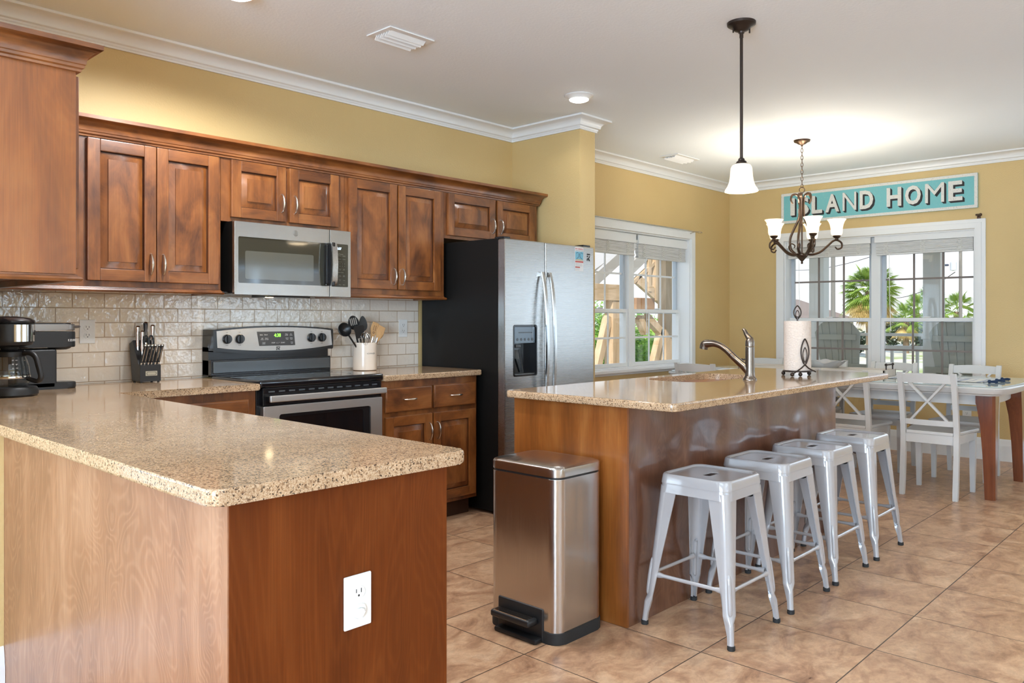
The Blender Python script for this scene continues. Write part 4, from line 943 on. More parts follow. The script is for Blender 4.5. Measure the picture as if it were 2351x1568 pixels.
# ------------------------------------------------------------------ stools
def make_stool():
    r = thing('stool', '', 'stool', (0, 0, 0), 0, 'white metal stools along the island')
    zs = .612
    m = MB(); m.ring(rrect(-.142, .142, -.142, .142, .04, 8), rrect(-.041, .041, -.018, .018, .010, 8), zs-.011, zs-.008, 'xy')
    R_ = []
    for z, i_ in ((zs-.0085, .016), (zs-.002, .0125), (zs, .008), (zs-.001, .003), (zs-.006, -.001), (zs-.035, -.005), (zs-.04, -.005)): R_.append([(x, y, z) for x, y in rrect(-.15+i_, .15-i_, -.15+i_, .15-i_, .045, 8)])
    m.loft(R_, cap=False); P_('seat', m, STOOLW, r)
    m = MB(); R_ = []
    for z, i_ in ((zs-.04, -.003), (zs-.075, -.007)): R_.append([(x, y, z) for x, y in rrect(-.15+i_, .15-i_, -.15+i_, .15-i_, .045, 8)])
    m.loft(R_, cap=False); P_('apron', m, STOOLW, r)
    m = MB(); m.prism(rrect(-.036, .036, -.0165, .0165, .008, 8), zs-.02, zs-.016, 'xy'); P_('hand_hole_shadow_plate', m, plain('dark_underside', (.10, .11, .12), .6), r) if False else m.bm.free()
    zt, zb = zs-.05, .016; ot, ob = .152, .202           # outer corner offset from centre at top / floor
    def off(z): return ob+(ot-ob)*((z-zb)/(zt-zb))
    for sx_ in (1, -1):
        for sy_ in (1, -1):
            m = MB(); Rr = []
            for z in (zt, zt-.03, .50, .40, .30, .22, .16, .12, .095, .08, .05, zb):
                o = off(z); t = (z-zb)/(zt-zb)
                w = (.034+.050*min(1, max(0, (z-.1)/.46))) if z > .095 else .0235+.010*max(0, (z-.05)/.05)
                if z >= zt-.002: w = .092
                rad = .030 if z > .095 else .012
                pts = [(o-w, o-.004), (o-rad*1.2, o)]+[(o-rad+rad*sin(a), o-rad+rad*cos(a)) for a in [pi/2*i/6 for i in range(7)]]+[(o, o-rad*1.2), (o-.004, o-w)]
                th = .0045 if z > .1 else .011
                pin = [(o-.004-th, o-w), (o-th, o-rad*1.2-.001)]+[(o-rad+(rad-th*.9)*sin(a), o-rad+(rad-th*.9)*cos(a)) for a in [pi/2*(6-i)/6 for i in range(7)]]+[(o-rad*1.2-.001, o-th), (o-w, o-.004-th)]
                Rr.append([(sx_*x, sy_*y, z) for x, y in pts+pin])
            m.loft(Rr)
            m.tube([(sx_*(off(z)-.0125+e), sy_*(off(z)-.0125+e), z) for z, e in ((.275, -.008), (.262, .0), (.20, .002), (.13, .001), (.115, -.007))], [.004, .009, .0095, .009, .004], 10, 3)
            lg = P_('leg', m, STOOLW, r)
            o = off(.01)-.012; m = MB(); m.lathe([(.0135, 0), (.015, .002), (.015, .016), (.012, .018)], 16, (sx_*o, sy_*o, 0)); P_('rubber_foot', m, BLKM, lg)
    zr = .205; o = off(zr)-.014
    for (p, q) in (((-o, -o), (o, -o)), ((o, -o), (o, o)), ((o, o), (-o, o)), ((-o, o), (-o, -o))):
        m = MB(); A, B = Vector((p[0], p[1], zr)), Vector((q[0], q[1], zr)); d = B-A
        m.tube([A+d*t for t in (.06, .12, .17, .5, .83, .88, .94)], [.013, .011, .0075, .0075, .0075, .011, .013], 10, flat=.8); P_('footrest_bar', m, STOOLW, r)
    z2 = .512; o = off(z2)-.02
    for (p, q, dz) in (((-o, -o), (o, o), 0), ((o, -o), (-o, o), .014)):
        m = MB(); m.tube([(p[0], p[1], z2+dz), (q[0], q[1], z2+dz)], .0065, 8); b_ = P_('cross_brace', m, STOOLW, r)
        m = MB(); m.cbox((p[0]*.82, p[1]*.82, z2+dz), (.03, .026, .024), .003); m.cbox((q[0]*.82, q[1]*.82, z2+dz), (.03, .026, .024), .003); P_('rubber_stop', m, BLKM, b_)
    return r
st = make_stool()
SP = [(2.918, 1.633, .0, 'white metal stool standing next to the trash can'), (3.428, 1.632, .006, 'white metal stool second from the trash can along the island'),
      (3.920, 1.634, -.004, 'white metal stool third from the trash can along the island'), (4.446, 1.632, .006, 'white metal stool at the end of the island next to the dining chairs')]
for i, (x, y, rz, lb) in enumerate(SP):
    if i == 0: st.location = (x, y, 0); st.rotation_euler = (0, 0, rz); st['label'] = lb
    else: dup(st, (x, y, 0), rz, lb)

# ------------------------------------------------------------------ paper towel
c = Vector((4.415, 1.925, ZT1))
r = thing('paper_towel_holder', 'black wire paper towel stand with leaf-shaped loops on the island', 'paper towel holder', c)
m = L()
m.lathe([(.078, .022), (.081, .024), (.081, .028), (.075, .0295), (0, .0295)], 36)
m.tube([(0, 0, .028), (0, 0, .335)], .005, 8); P_('base_and_post', m, BRONZE, r)
for a in (100, 215, 330): m = L(); m.ball((.078*cos(radians(a)), .078*sin(radians(a)), .0115), .0115); P_('ball_foot', m, BRONZE, r)
vd = Vector((-.62, -.78, 0)).normalized(); sd = Vector((.78, -.62, 0)).normalized()
def leaf(m, c0, w, h, r_, open_=0.0):
    pts = []
    for i in range(17):
        t = i/16; z = h*t; x = w*sin(pi*t)**.8
        pts.append(c0+sd*x+Vector((0, 0, z)))
    for i in range(16, 0, -1):
        t = i/16; pts.append(c0-sd*w*sin(pi*t)**.8+Vector((0, 0, h*t)))
    m.tube(pts, r_, 8, loop=True)
m = L(); leaf(m, Vector((0, 0, .318)), .022, .078, .0036); leaf(m, Vector((0, 0, .322)), .011, .048, .0022); P_('top_loop', m, BRONZE, r)
m = L(); b0 = vd*.084+Vector((0, 0, .062)); leaf(m, b0, .0235, .148, .004); leaf(m, b0+Vector((0, 0, .015)), .012, .085, .0025)
m.tube([b0+Vector((0, 0, .004)), b0-sd*.025+Vector((0, 0, -.018)), b0-sd*.07+vd*.0+Vector((0, 0, -.047))], .004, 8, 4); m.tube([b0+Vector((0, 0, .004)), b0+sd*.025+Vector((0, 0, -.018)), b0+sd*.065+Vector((0, 0, -.036))], .004, 8, 4)
m.ball(b0-sd*.075+Vector((0, 0, -.05)), .0115); P_('front_loop', m, BRONZE, r)
def towelm():
    t = NT('embossed_paper'); v = t.n('TexVoronoi'); v.inputs['Scale'].default_value = 95; t.l(t.coord(rnd=False), v.inputs['Vector']); t.set(Base_Color=(.66, .565, .49), Roughness=.9); t.bump(v.outputs['Distance'], .5, .005); return t.m
m = MB(); m.lathe([(.021, .031), (.072, .031), (.0735, .036), (.0735, .304), (.072, .309), (.021, .309), (.021, .031)], 48, c)
one('paper_towel_roll', m, towelm(), 'white embossed paper towel roll on the black wire stand', 'paper towels', loc=c+Vector((0, 0, .031)))

# ------------------------------------------------------------------ pendant over the island
c = (3.64, 1.87)
r = thing('pendant_light', 'single bell-shaded pendant hanging on a dark rod over the island', 'pendant light', (c[0], c[1], ZC))
m = MB(); m.lathe([(.0, ZC-.052), (.014, ZC-.052), (.016, ZC-.045), (.034, ZC-.038), (.046, ZC-.022), (.06, ZC-.018), (.068, ZC-.012), (.069, ZC)], 40, (c[0], c[1], 0)); m.cyl((c[0]+.03, c[1]-.028, ZC-.05), (c[0]+.03, c[1]-.028, ZC-.02), .004, 8); m.cyl((c[0]-.03, c[1]+.028, ZC-.05), (c[0]-.03, c[1]+.028, ZC-.02), .004, 8); P('canopy', m, BRONZE, r)
m = MB(); m.cyl((c[0], c[1], 2.02), (c[0], c[1], ZC-.045), .0075, 12); m.lathe([(.0095, ZC-.075), (.0095, ZC-.05)], 12, (c[0], c[1], 0)); P('rod', m, BRONZE, r)
m = MB(); m.lathe([(.037, 1.990), (.034, 1.996), (.026, 1.999), (.024, 2.007), (.016, 2.012), (.015, 2.02), (.0085, 2.026)], 28, (c[0], c[1], 0)); P('socket_cap', m, BRONZE, r)
bell = [(.034, 1.994), (.045, 1.988), (.051, 1.975), (.053, 1.955), (.055, 1.93), (.0595, 1.905), (.0675, 1.885), (.077, 1.871), (.0805, 1.863), (.0795, 1.860), (.075, 1.865), (.065, 1.881), (.057, 1.903), (.0525, 1.93), (.050, 1.96), (.04, 1.985)]
m = MB(); m.lathe(bell, 40, (c[0], c[1], 0), cap=False); P('shade', m, SHADE, r)
lamp('pendant_bulb', 'POINT', (c[0], c[1], 1.90), 5, (1, .82, .58), shadow_soft_size=.03)

# ------------------------------------------------------------------ chandelier
c = Vector((6.36, 2.735, 0))
r = thing('chandelier', 'bronze five-arm chandelier with upturned frosted shades over the dining table', 'chandelier', (c.x, c.y, ZC))
m = MB(); m.lathe([(.0, ZC-.05), (.008, ZC-.05), (.01, ZC-.04), (.03, ZC-.032), (.045, ZC-.02), (.062, ZC-.014), (.067, ZC)], 36, c); P('canopy', m, BRONZE2, r)
m = MB(); z = ZC-.055; k = 0
while z > 2.30:
    a = k*pi/2+.3; u = Vector((cos(a), sin(a), 0)); m.tube([c+Vector((0, 0, z))+u*.0085*cos(t)+Vector((0, 0, .018*sin(t))) for t in [2*pi*i/12 for i in range(12)]], .0025, 6, loop=True); z -= .029; k += 1
u = Vector((.684, -.729, 0)); m.tube([c+Vector((0, 0, 2.285))+u*.022*cos(t)+Vector((0, 0, .022*sin(t))) for t in [2*pi*i/16 for i in range(16)]], .0035, 8, loop=True); P('chain', m, BRONZE2, r)
m = MB(); m.cyl(c+Vector((0, 0, 1.76)), c+Vector((0, 0, 2.262)), .0065, 12); m.lathe([(0, 1.682), (.008, 1.686), (.010, 1.694), (.006, 1.701), (.010, 1.706), (.028, 1.728), (.043, 1.742), (.047, 1.752), (.047, 1.759), (.02, 1.763)], 32, c); P('stem', m, BRONZE2, r)
for i in range(5):
    a = radians(-66.7+72*i); e = Vector((cos(a), sin(a), 0)); q = lambda d, z: c+e*d+Vector((0, 0, z))
    m = MB(); m.tube([q(.02, 1.765), q(.08, 1.758), q(.14, 1.778), (q(.195, 1.825)), q(.235, 1.862), q(.265, 1.868), q(.297, 1.845), q(.298, 1.808), q(.268, 1.796), q(.25, 1.815)], [.008, .009, .009, .0085, .008, .008, .0075, .007, .006, .005], 8, 6); ar = P('arm', m, BRONZE2, r)
    m = MB(); m.lathe([(.005, 1.862), (.009, 1.868), (.014, 1.873), (.013, 1.882), (.024, 1.889), (.03, 1.898), (.031, 1.905), (.012, 1.906)], 24, c+e*.262); P('cup', m, BRONZE2, ar)
    m = MB(); m.lathe([(.0, 1.904), (.034, 1.906), (.042, 1.917), (.045, 1.935), (.046, 1.965), (.051, 1.992), (.06, 2.016), (.070, 2.030), (.0725, 2.033), (.071, 2.035), (.058, 2.020), (.048, 1.995), (.043, 1.965), (.041, 1.93), (.03, 1.912), (0, 1.908)], 36, c+e*.262, cap=False); P('shade', m, SHADE, ar)
    lamp('chandelier_bulb', 'POINT', c+e*.262+Vector((0, 0, 2.02)), 7, (1, .90, .74), shadow_soft_size=.03)
    a2 = a+radians(36); e2 = Vector((cos(a2), sin(a2), 0)); q2 = lambda d, z: c+e2*d+Vector((0, 0, z))
    m = MB(); m.tube([q2(.07, 2.175), q2(.085, 2.21), q2(.075, 2.245), q2(.045, 2.25), q2(.02, 2.22), q2(.016, 2.13), q2(.025, 2.05), q2(.06, 1.97), q2(.09, 1.89), q2(.085, 1.81), q2(.05, 1.765)], [.004, .005, .006, .0065, .0065, .0065, .0065, .006, .006, .006, .006], 8, 6, flat=1.6)
    m.tube([q2(.05, 1.768), q2(.085, 1.79), q2(.10, 1.825), q2(.08, 1.85), q2(.055, 1.835), q2(.06, 1.815)], [.006, .006, .0055, .005, .0045, .004], 8, 5, flat=1.5); P('scroll', m, BRONZE2, r)

# ------------------------------------------------------------------ recessed lights and vents
def can(x, y, lb, pw):
    r = thing('recessed_light', lb, 'ceiling light', (x, y, ZC), 0, 'recessed ceiling lights')
    m = MB(); m.lathe([(.092, ZC), (.094, ZC-.004), (.088, ZC-.008), (.072, ZC-.016), (.062, ZC-.028)], 40, (x, y, 0), cap=False); P('trim_ring', m, WPAINT, r)
    m = MB(); m.lathe([(.064, ZC-.024), (.062, ZC-.030), (.05, ZC-.036), (.0, ZC-.039)], 36, (x, y, 0), cap=False); P('lens', m, LEDW, r)
    lamp('recessed_lamp', 'SPOT', (x, y, ZC-.05), pw, (.94, .97, 1.0), spot_size=radians(166), spot_blend=.35, shadow_soft_size=.06)
can(4.10, 3.25, 'recessed ceiling light in front of the wing wall by the fridge', 9)
can(1.75, 3.30, 'recessed ceiling light above the stove end of the peninsula counter', 100)
for x, y, lb, pw in ((.9, 1.3, 'added unseen recessed light over the peninsula', 15), (2.0, 2.3, 'added unseen recessed light between the peninsula and the island', 50), (3.2, -.4, 'added unseen recessed light in the walkway', 8)): can(x, y, lb, pw)  # cans added out of view to brighten the kitchen floor, tile and ceiling
# ceiling fan with a three-shade light kit in the living area, seen only in reflections
c = Vector((4.75, .15, 0))
r = thing('ceiling_fan', 'ceiling fan with bell-shaped glass lights reflected in the microwave door', 'ceiling fan', (c.x, c.y, ZC))
m = MB(); m.lathe([(0, 2.62), (.05, 2.62), (.07, ZC)], 28, c); m.cyl(c+Vector((0, 0, 2.42)), c+Vector((0, 0, 2.63)), .012); m.lathe([(.03, 2.25), (.06, 2.27), (.10, 2.31), (.11, 2.36), (.09, 2.41), (.02, 2.43)], 32, c); P('motor', m, BRONZE, r)
for i in range(5):
    a = i*2*pi/5; e = Vector((cos(a), sin(a), 0)); m = MB(); m.cbox(c+e*.38+Vector((0, 0, 2.33)), (.52, .13, .008), .003, R=Matrix.Rotation(a, 4, 'Z') @ Matrix.Rotation(.2, 4, 'X')); P('blade', m, MAHOG, r)
for i in range(3):
    a = i*2*pi/3+.4; e = Vector((cos(a), sin(a), 0)); m = MB(); m.tube([c+Vector((0, 0, 2.26)), c+e*.08+Vector((0, 0, 2.23)), c+e*.12+Vector((0, 0, 2.20))], .01, 8, 3); ar = P('light_arm', m, BRONZE, r)
    m = MB(); m.lathe([(rr, z+.205) for rr, z in bell], 32, c+e*.12, cap=False); P('shade', m, SHADE, ar)
    lamp('fan_bulb', 'POINT', c+e*.12+Vector((0, 0, 2.12)), 9, (1, .97, .93), shadow_soft_size=.03)
def vent(x0, x1, y0, y1, lb, n, ax, warm=0):
    r = thing('ceiling_vent', lb, 'air vent', ((x0+x1)/2, (y0+y1)/2, ZC), 0, 'white ceiling air vents')
    m = MB(); m.ring([(x0, y0), (x1, y0), (x1, y1), (x0, y1)], [(x0+.03, y0+.03), (x1-.03, y0+.03), (x1-.03, y1-.03), (x0+.03, y1-.03)], ZC-.008, ZC, 'xy', .003); P('frame', m, WPAINT, r)
    m = MB(); m.box(x0+.02, x1-.02, y0+.02, y1-.02, ZC-.002, ZC); P('duct_shadow', m, plain('duct_dark', (.12, .12, .12), .8), r) if False else P('duct_shade_plate', m, plain('duct_shade', (.12, .12, .12), .8), r)  # shade inside the duct painted as a dark plate behind the louvers
    m = MB()
    for k in range(n):
        y = y0+.035+(y1-y0-.07)*k/n; w = (y1-y0-.07)/n
        m.tube([(x0+.03, y+w*.5, ZC-.010), (x1-.03, y+w*.5, ZC-.010)], w*.62, 8, flat=.55) if ax else m.prism([(y, ZC-.002), (y+w*.3, ZC-.008), (y+w*1.15, ZC-.024-.004*(k % 2)), (y+w*1.2, ZC-.022), (y+w*.45, ZC-.004)], x0+.028, x1-.028, 'yz')
    P('louvers', m, WPAINT, r)
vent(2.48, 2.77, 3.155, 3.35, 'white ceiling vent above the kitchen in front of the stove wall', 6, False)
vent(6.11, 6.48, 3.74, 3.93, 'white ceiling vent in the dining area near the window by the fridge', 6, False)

# ------------------------------------------------------------------ sign
r = thing('wall_sign', 'long turquoise board sign reading ISLAND HOME on the dining wall', 'sign', (XR, 2.745, 2.38))
def distress(name, c1, c2, sc=(1, 60, 6), lo=.36, hi=.44):
    t = NT(name); n = t.noise(t.coord(sc, rnd=False), 6, 5, .7); t.set(Base_Color=t.ramp(n, [(lo, c2), (hi, c1)]), Roughness=.75); return t.m
TQ = distress('turquoise_weathered_paint', (.17, .47, .49), (.30, .50, .48)); WW = distress('white_weathered_paint', (.70, .68, .63), (.36, .38, .36), (1, 40, 9), .38, .42); KK = distress('black_weathered_paint', (.018, .018, .02), (.10, .12, .12), (1, 40, 9), .3, .36)
SM = T((XR-.022, 2.745, 2.378)) @ F_W                # drawing plane of the sign face
m = MB(SM); m.prism(rrect(-.905, .905, -.155, .155, .006, 4), -.021, 0, 'xy', .003); P('board', m, TQ, r)
m = MB(SM); m.ring(rrect(-.905, .905, -.155, .155, .006, 4), rrect(-.878, .878, -.128, .128, .004, 4), -.002, .003, 'xy', .001); P('border', m, WW, r)
adv = {'I': .52, 'S': 1.0, 'L': .92, 'A': 1.18, 'N': 1.12, 'D': 1.08, 'H': 1.12, 'O': 1.16, 'M': 1.36, 'E': .98, ' ': .62}
tot = sum(adv[ch] for ch in 'ISLAND HOME'); kx = 1.62/tot; x = -.81-.012
ml = MB(); ms = MB()
for ch in 'ISLAND HOME':
    w = adv[ch]*kx
    if ch != ' ':
        fw = w*.80 if ch != 'I' else w*.62; lh = .178
        ml.text(ch, SM @ T((x+w/2, .012, .0008)), (fw, lh), ext=.0022, bold=0 if ch in 'MN' else .03)
        for k in range(1, 7): ms.text(ch, SM @ T((x+w/2+.0030*k, .012-.0030*k, .0002)), (fw, lh), ext=.0004+.00002*k, bold=0 if ch in 'MN' else .03)
    x += w
P('lettering_shadow', ms, KK, r); P('lettering', ml, WW, r)

# ------------------------------------------------------------------ dining table
TX0, TX1, TY0, TY1, TZ = 6.11, 7.20, 1.265, 3.86, .775
r = thing('dining_table', 'long white dining table with a glass top and tapered mahogany legs', 'dining table', ((TX0+TX1)/2, (TY0+TY1)/2, 0))
def outline(o):
    c_ = .045; b_ = .03; pts = []
    x0, x1, y0, y1 = TX0-o, TX1+o, TY0-o, TY1+o
    for i in range(13): t = i/12; pts.append((x0-b_*(1-(2*t-1)**2), y1-c_-(y1-y0-2*c_)*t))
    for i in range(9): t = i/8; pts.append((x0+c_+(x1-x0-2*c_)*t, y0-b_*(1-(2*t-1)**2)))
    for i in range(13): t = i/12; pts.append((x1+b_*(1-(2*t-1)**2), y0+c_+(y1-y0-2*c_)*t))
    for i in range(9): t = i/8; pts.append((x1-c_-(x1-x0-2*c_)*t, y1+b_*(1-(2*t-1)**2)))
    return pts
m = MB(); m.loft([[(x, y, z) for x, y in outline(o)] for z, o in ((.712, -.035), (.722, -.030), (.728, -.010), (.742, -.004), (.748, .0), (.762, .004), (.770, .0), (.773, -.01), (.7735, -.03))]); tp = P('table_top', m, CHAIRW, r)
m = MB(); m.loft([[(x, y, z) for x, y in outline(-.13)] for z in (.640, .713)]); P('apron', m, CHAIRW, r)
m = MB(); m.loft([[(x, y, z) for x, y in outline(-.012)] for z in (.7742, .7800)]); P('glass_sheet', m, NT('table_glass').set(Base_Color=(.52, .60, .58), Roughness=.03, Specular_IOR_Level=.8).m, r, label='polished glass sheet over the table top')
for sx_, x in ((1, TX0+.085), (-1, TX1-.075)):
    for sy_, y in ((1, TY0+.06), (-1, TY1-.06)):
        m = MB(); R_ = []
        for z, wa, wb in ((0, .062, .062), (.30, .075, .075), (.5, .09, .09), (.64, .112, .112), (.655, .118, .118), (.713, .118, .118)):
            ch_ = .016
            X0_, X1_ = x-.0, x+sx_*wa; Y0_, Y1_ = y, y+sy_*wb; a = [(X0_+sx_*ch_, Y0_), (X1_, Y0_), (X1_, Y1_), (X0_, Y1_), (X0_, Y0_+sy_*ch_)]
            R_.append([(px, py, z) for px, py in a])
        m.loft(R_); P('leg', m, MAHOG, r, ang=25)

# dining chairs
def make_chair():
    r = thing('dining_chair', '', 'chair', (0, 0, 0), 0, 'white cross-back dining chairs')
    zs = .455; W_ = .186
    def post(z): return (-.035*((.43-z)/.43)**1.5 if z < .43 else -.085*((z-.43)/.43)**1.4)
    for s_ in (1, -1):
        m = MB(); R_ = []
        for i in range(15):
            z = .865*i/14; x = post(z); w = .0165 if z > .05 else .015; yy = s_*(W_-.016)
            R_.append([(x-.017, yy-w, z), (x+.017, yy-w, z), (x+.017, yy+w, z), (x-.017, yy+w, z)])
        m.loft(R_); P_('back_leg', m, CHAIRW, r, ang=25)
        m = MB(); m.loft([[(.375-w, s_*.178-w, z), (.375+w, s_*.178-w, z), (.375+w, s_*.178+w, z), (.375-w, s_*.178+w, z)] for z, w in ((0, .0145), (.30, .019), (zs-.03, .0215))]); P_('front_leg', m, CHAIRW, r, ang=25)
    m = MB(); m.prism(arc_poly([(.005, -.168), (.425, -.214), (.425, .214), (.005, .168)], {1: .03, 2: .03}), zs-.022, zs, 'xy', .006)
    m.box(-.012, .02, -.15, .15, zs-.022, zs, .003); P_('seat', m, CHAIRW, r)
    m = MB(); m.box(-.008, .012, -.168, .168, zs-.085, zs-.022, .002); m.box(.362, .382, -.17, .17, zs-.08, zs-.022, .002)
    for s_ in (1, -1): m.bar((.01, s_*.168, zs-.05), (.372, s_*.185, zs-.05), .02, .058)
    P_('apron', m, CHAIRW, r, ang=25)
    def rail(name, z0, z1, bow, th):
        m = MB(); R_ = []
        for i in range(11):
            y = -.155+.31*i/10; t = (y/.155)**2; zc = (z0+z1)/2; x = post(zc)-.014*(1-t)
            R_.append([(x-th, y, z0), (x+th, y, z0), (post(z1)-.014*(1-t)+th, y, z1-bow*t), (post(z1)-.014*(1-t)-th, y, z1-bow*t)])
        m.loft(R_); return P_(name, m, CHAIRW, r, ang=25)
    rail('top_rail', .795, .862, .008, .010); rail('lower_rail', .497, .535, 0, .009)
    for s_ in (1, -1):
        m = MB(); pa = Vector((post(.535), -s_*.115, .533)); pb = Vector((post(.797)-.004, s_*.115, .797)); md = (pa+pb)/2+Vector((.003*s_-.004, 0, 0))
        m.bar(pa, md, .014, .026, up=(1, 0, 0)); m.bar(md, pb, .014, .026, up=(1, 0, 0)); P_('cross_slat', m, CHAIRW, r, ang=25)
    return r
ch = make_chair()
CP = [(6.045, 1.690, 0, 'white cross-back chair with its back to the kitchen, beside the mahogany table leg'), (6.03, 2.265, .02, 'white cross-back chair with its back to the kitchen, beside the far end of the island'),
      (6.02, 3.475, 0, 'white cross-back chair with its back to the kitchen, near the window by the fridge'),
      (7.20, 1.70, pi, 'white cross-back chair on the window side, at the table corner near the legs'), (7.20, 2.315, pi+.02, 'white cross-back chair on the window side of the table, in front of the window mullion'),
      (7.205, 2.905, pi, 'white cross-back chair on the window side of the table, just past the paper towel roll'), (7.20, 3.50, pi-.02, 'white cross-back chair on the window side, between the faucet and the paper towels')]
for i, (x, y, rz, lb) in enumerate(CP):
    if i == 0: ch.location = (x, y, 0); ch.rotation_euler = (0, 0, rz); ch['label'] = lb
    else: dup(ch, (x, y, 0), rz, lb)

# table runner with tassels, tray, wavy dish
def runm():
    t = NT('woven_striped_runner'); s_ = t.n('SeparateXYZ'); t.l(t.coord(rnd=False), s_.inputs[0])
    a = t.math('SINE', t.math('MULTIPLY', s_.outputs[1], 95)); b = t.math('SINE', t.math('MULTIPLY', s_.outputs[1], 31))
    st_ = t.math('GREATER_THAN', t.math('ADD', a, b), .15); n = t.noise(t.coord((120, 300, 1), rnd=False), 1, 2)
    c_ = t.mix(st_, (.76, .74, .70), (.27, .33, .45)); c_ = t.mix(t.math('GREATER_THAN', n, .56), c_, (.66, .65, .63)); t.set(Base_Color=c_, Roughness=.9); return t.m
r = thing('table_runner', 'blue and white striped table runner with navy tassels down the middle of the table', 'table runner', (6.62, 2.6, .78))
m = MB(); m.grid(lambda u, v: (6.44+.36*u, 1.46+2.35*v, .7825+.0012*sin(v*40)*sin(u*9)), 8, 60); P('cloth', m, runm(), r)
NAVY = plain('navy_thread', (.012, .028, .07), .85)
for x, y, d in ((6.455, 1.40, -1), (6.62, 1.39, -1), (6.785, 1.39, -1), (6.46, 3.83, 1), (6.78, 3.83, 1)):
    m = MB(); random.seed(int(x*100)); m.tube([(x, y-d*.055, .785), (x, y-d*.02, .788)], .003, 6); m.lathe([(0, -.012), (.011, -.008), (.013, 0), (.011, .008), (0, .012)], 12, (x, y-d*.015, .7915), Matrix.Rotation(pi/2, 3, 'X'))
    for k in range(22):
        a = random.uniform(0, 2*pi); q = random.uniform(.2, 1)*.013; m.tube([(x+q*cos(a)*.6, y-d*.008, .790+q*sin(a)*.5), (x+q*cos(a), y+d*.02, .793+q*sin(a)*.7), (x+q*cos(a)*1.05, y+d*random.uniform(.03, .038), max(.783, .790+q*sin(a)*.7))], .0022, 5)
    P('tassel', m, NAVY, r)
TRAYM = wood('whitewashed_tray_wood', 'y', (.52, .45, .37), (.62, .55, .47), (.70, .64, .56), .6, .1, rough=.6, spec=.05)
r = thing('serving_tray', 'long whitewashed wooden tray with dark ball-ended handles on the dining table', 'tray', (6.62, 2.75, .784))
m = MB(); m.box(6.49, 6.75, 2.14, 3.36, .785, .797, .002)
for x0, x1, y0, y1 in ((6.488, 6.504, 2.135, 3.365), (6.736, 6.752, 2.135, 3.365), (6.488, 6.752, 2.135, 2.151), (6.488, 6.752, 3.349, 3.365)): m.box(x0, x1, y0, y1, .785, .838, .003)
P('tray_body', m, TRAYM, r)
for y in (2.143, 3.357):
    m = MB()
    for x in (6.545, 6.695): m.cyl((x, y, .836), (x, y, .872), .0055, 8); m.ball((x, y, .878), .011)
    m.cyl((6.545, y, .878), (6.695, y, .878), .0065, 10); P('tray_handle', m, BRONZE, r)
def ripple(u, v):
    a = 2*pi*u; w = sin(a*6+1.5*v); R_ = .045+.085*v**.8; return (6.62+R_*(1+.20*w*v)*cos(a), 2.70+1.5*R_*(1+.20*w*v)*sin(a), .799+.082*v**1.4+.014*w*v*v)
def ripple2(u, v):
    p = ripple(u, v); return (6.62+(p[0]-6.62)*.95, 2.70+(p[1]-2.70)*.95, p[2]+.003)
m = MB(); m.grid(ripple, 96, 10); m.grid(ripple2, 96, 10); bmesh.ops.contextual_create(m.bm, geom=[]) if False else None
m.lathe([(.0, .7975), (.046, .7975), (.05, .802), (0, .803)], 32, (6.62, 2.70, 0)); one('wavy_dish', m, plain('pale_grey_glaze', (.47, .46, .45), .3), 'pale grey dish with a deeply rippled rim in the tray beside the paper towels', 'dish', loc=(6.62, 2.70, .797))

# ------------------------------------------------------------------ outside: porch, yard, stairs
PORW = plain('porch_white_paint', (.70, .72, .72), .5); DECK = plain('grey_porch_floor', (.40, .40, .38), .7)
def groundm():
    t = NT('sandy_yard'); v = t.coord(rnd=False); n = t.noise(v, .35, 5, .6)
    t.set(Base_Color=t.ramp(n, [(.38, (.62, .58, .50)), (.52, (.55, .53, .42)), (.62, (.30, .36, .13))]), Roughness=.95); return t.m
m = MB(); m.quad((-60, -90, -.62), (200, -90, -.62), (200, 160, -.62), (-60, 160, -.62)); struct('ground', m, groundm(), label='pale sandy yard beyond the porch')
m = MB(); m.box(8.2, 10.6, -3.5, 6.0, -.62, -.08); struct('porch_floor', m, DECK)
m = MB(); m.box(8.2, 10.9, -3.6, 6.1, 2.62, 2.8); struct('porch_ceiling', m, PORW)
for y, lb in ((2.834, 'square white porch column seen through the pane under HOME'), (4.20, 'square white porch column seen through the pane behind the chandelier'), (.6, 'white porch column beyond the edge of the window')):
    m = MB(); m.box(10.2, 10.39, y-.095, y+.095, -.08, 2.62, .006); m.box(10.18, 10.41, y-.115, y+.115, -.08, .10, .006); m.box(10.185, 10.405, y-.11, y+.11, 1.00, 1.04, .006); m.box(10.18, 10.41, y-.115, y+.115, 2.5, 2.62, .006)
    one('porch_column', m, PORW, lb, 'column', 'white porch columns', loc=(10.295, y, -.08))
def railing(y0, y1, lb):
    r = thing('porch_railing', lb, 'railing', (10.3, (y0+y1)/2, -.08), 0, 'white porch railings')
    m = MB(); m.box(10.25, 10.35, y0, y1, 1.03, 1.065, .004); P('top_rail', m, PORW, r)
    m = MB(); m.box(10.28, 10.32, y0, y1, .86, .915, .003); m.box(10.28, 10.32, y0, y1, .06, .11, .003); P('lower_rail', m, PORW, r)
    n = int((y1-y0)/.13)
    for k in range(n):
        y = y0+(k+.5)*(y1-y0)/n; m = MB(); m.box(10.285, 10.315, y-.016, y+.016, .11, .86); P('baluster', m, PORW, r)
railing(2.945, 4.09, 'white porch railing between the two columns outside the window'); railing(.71, 2.725, 'white porch railing on the HOME side of the wide column'); railing(4.31, 5.95, 'white porch railing behind the chandelier side of the window')
ADI = plain('sage_grey_plastic', (.40, .43, .40), .6)
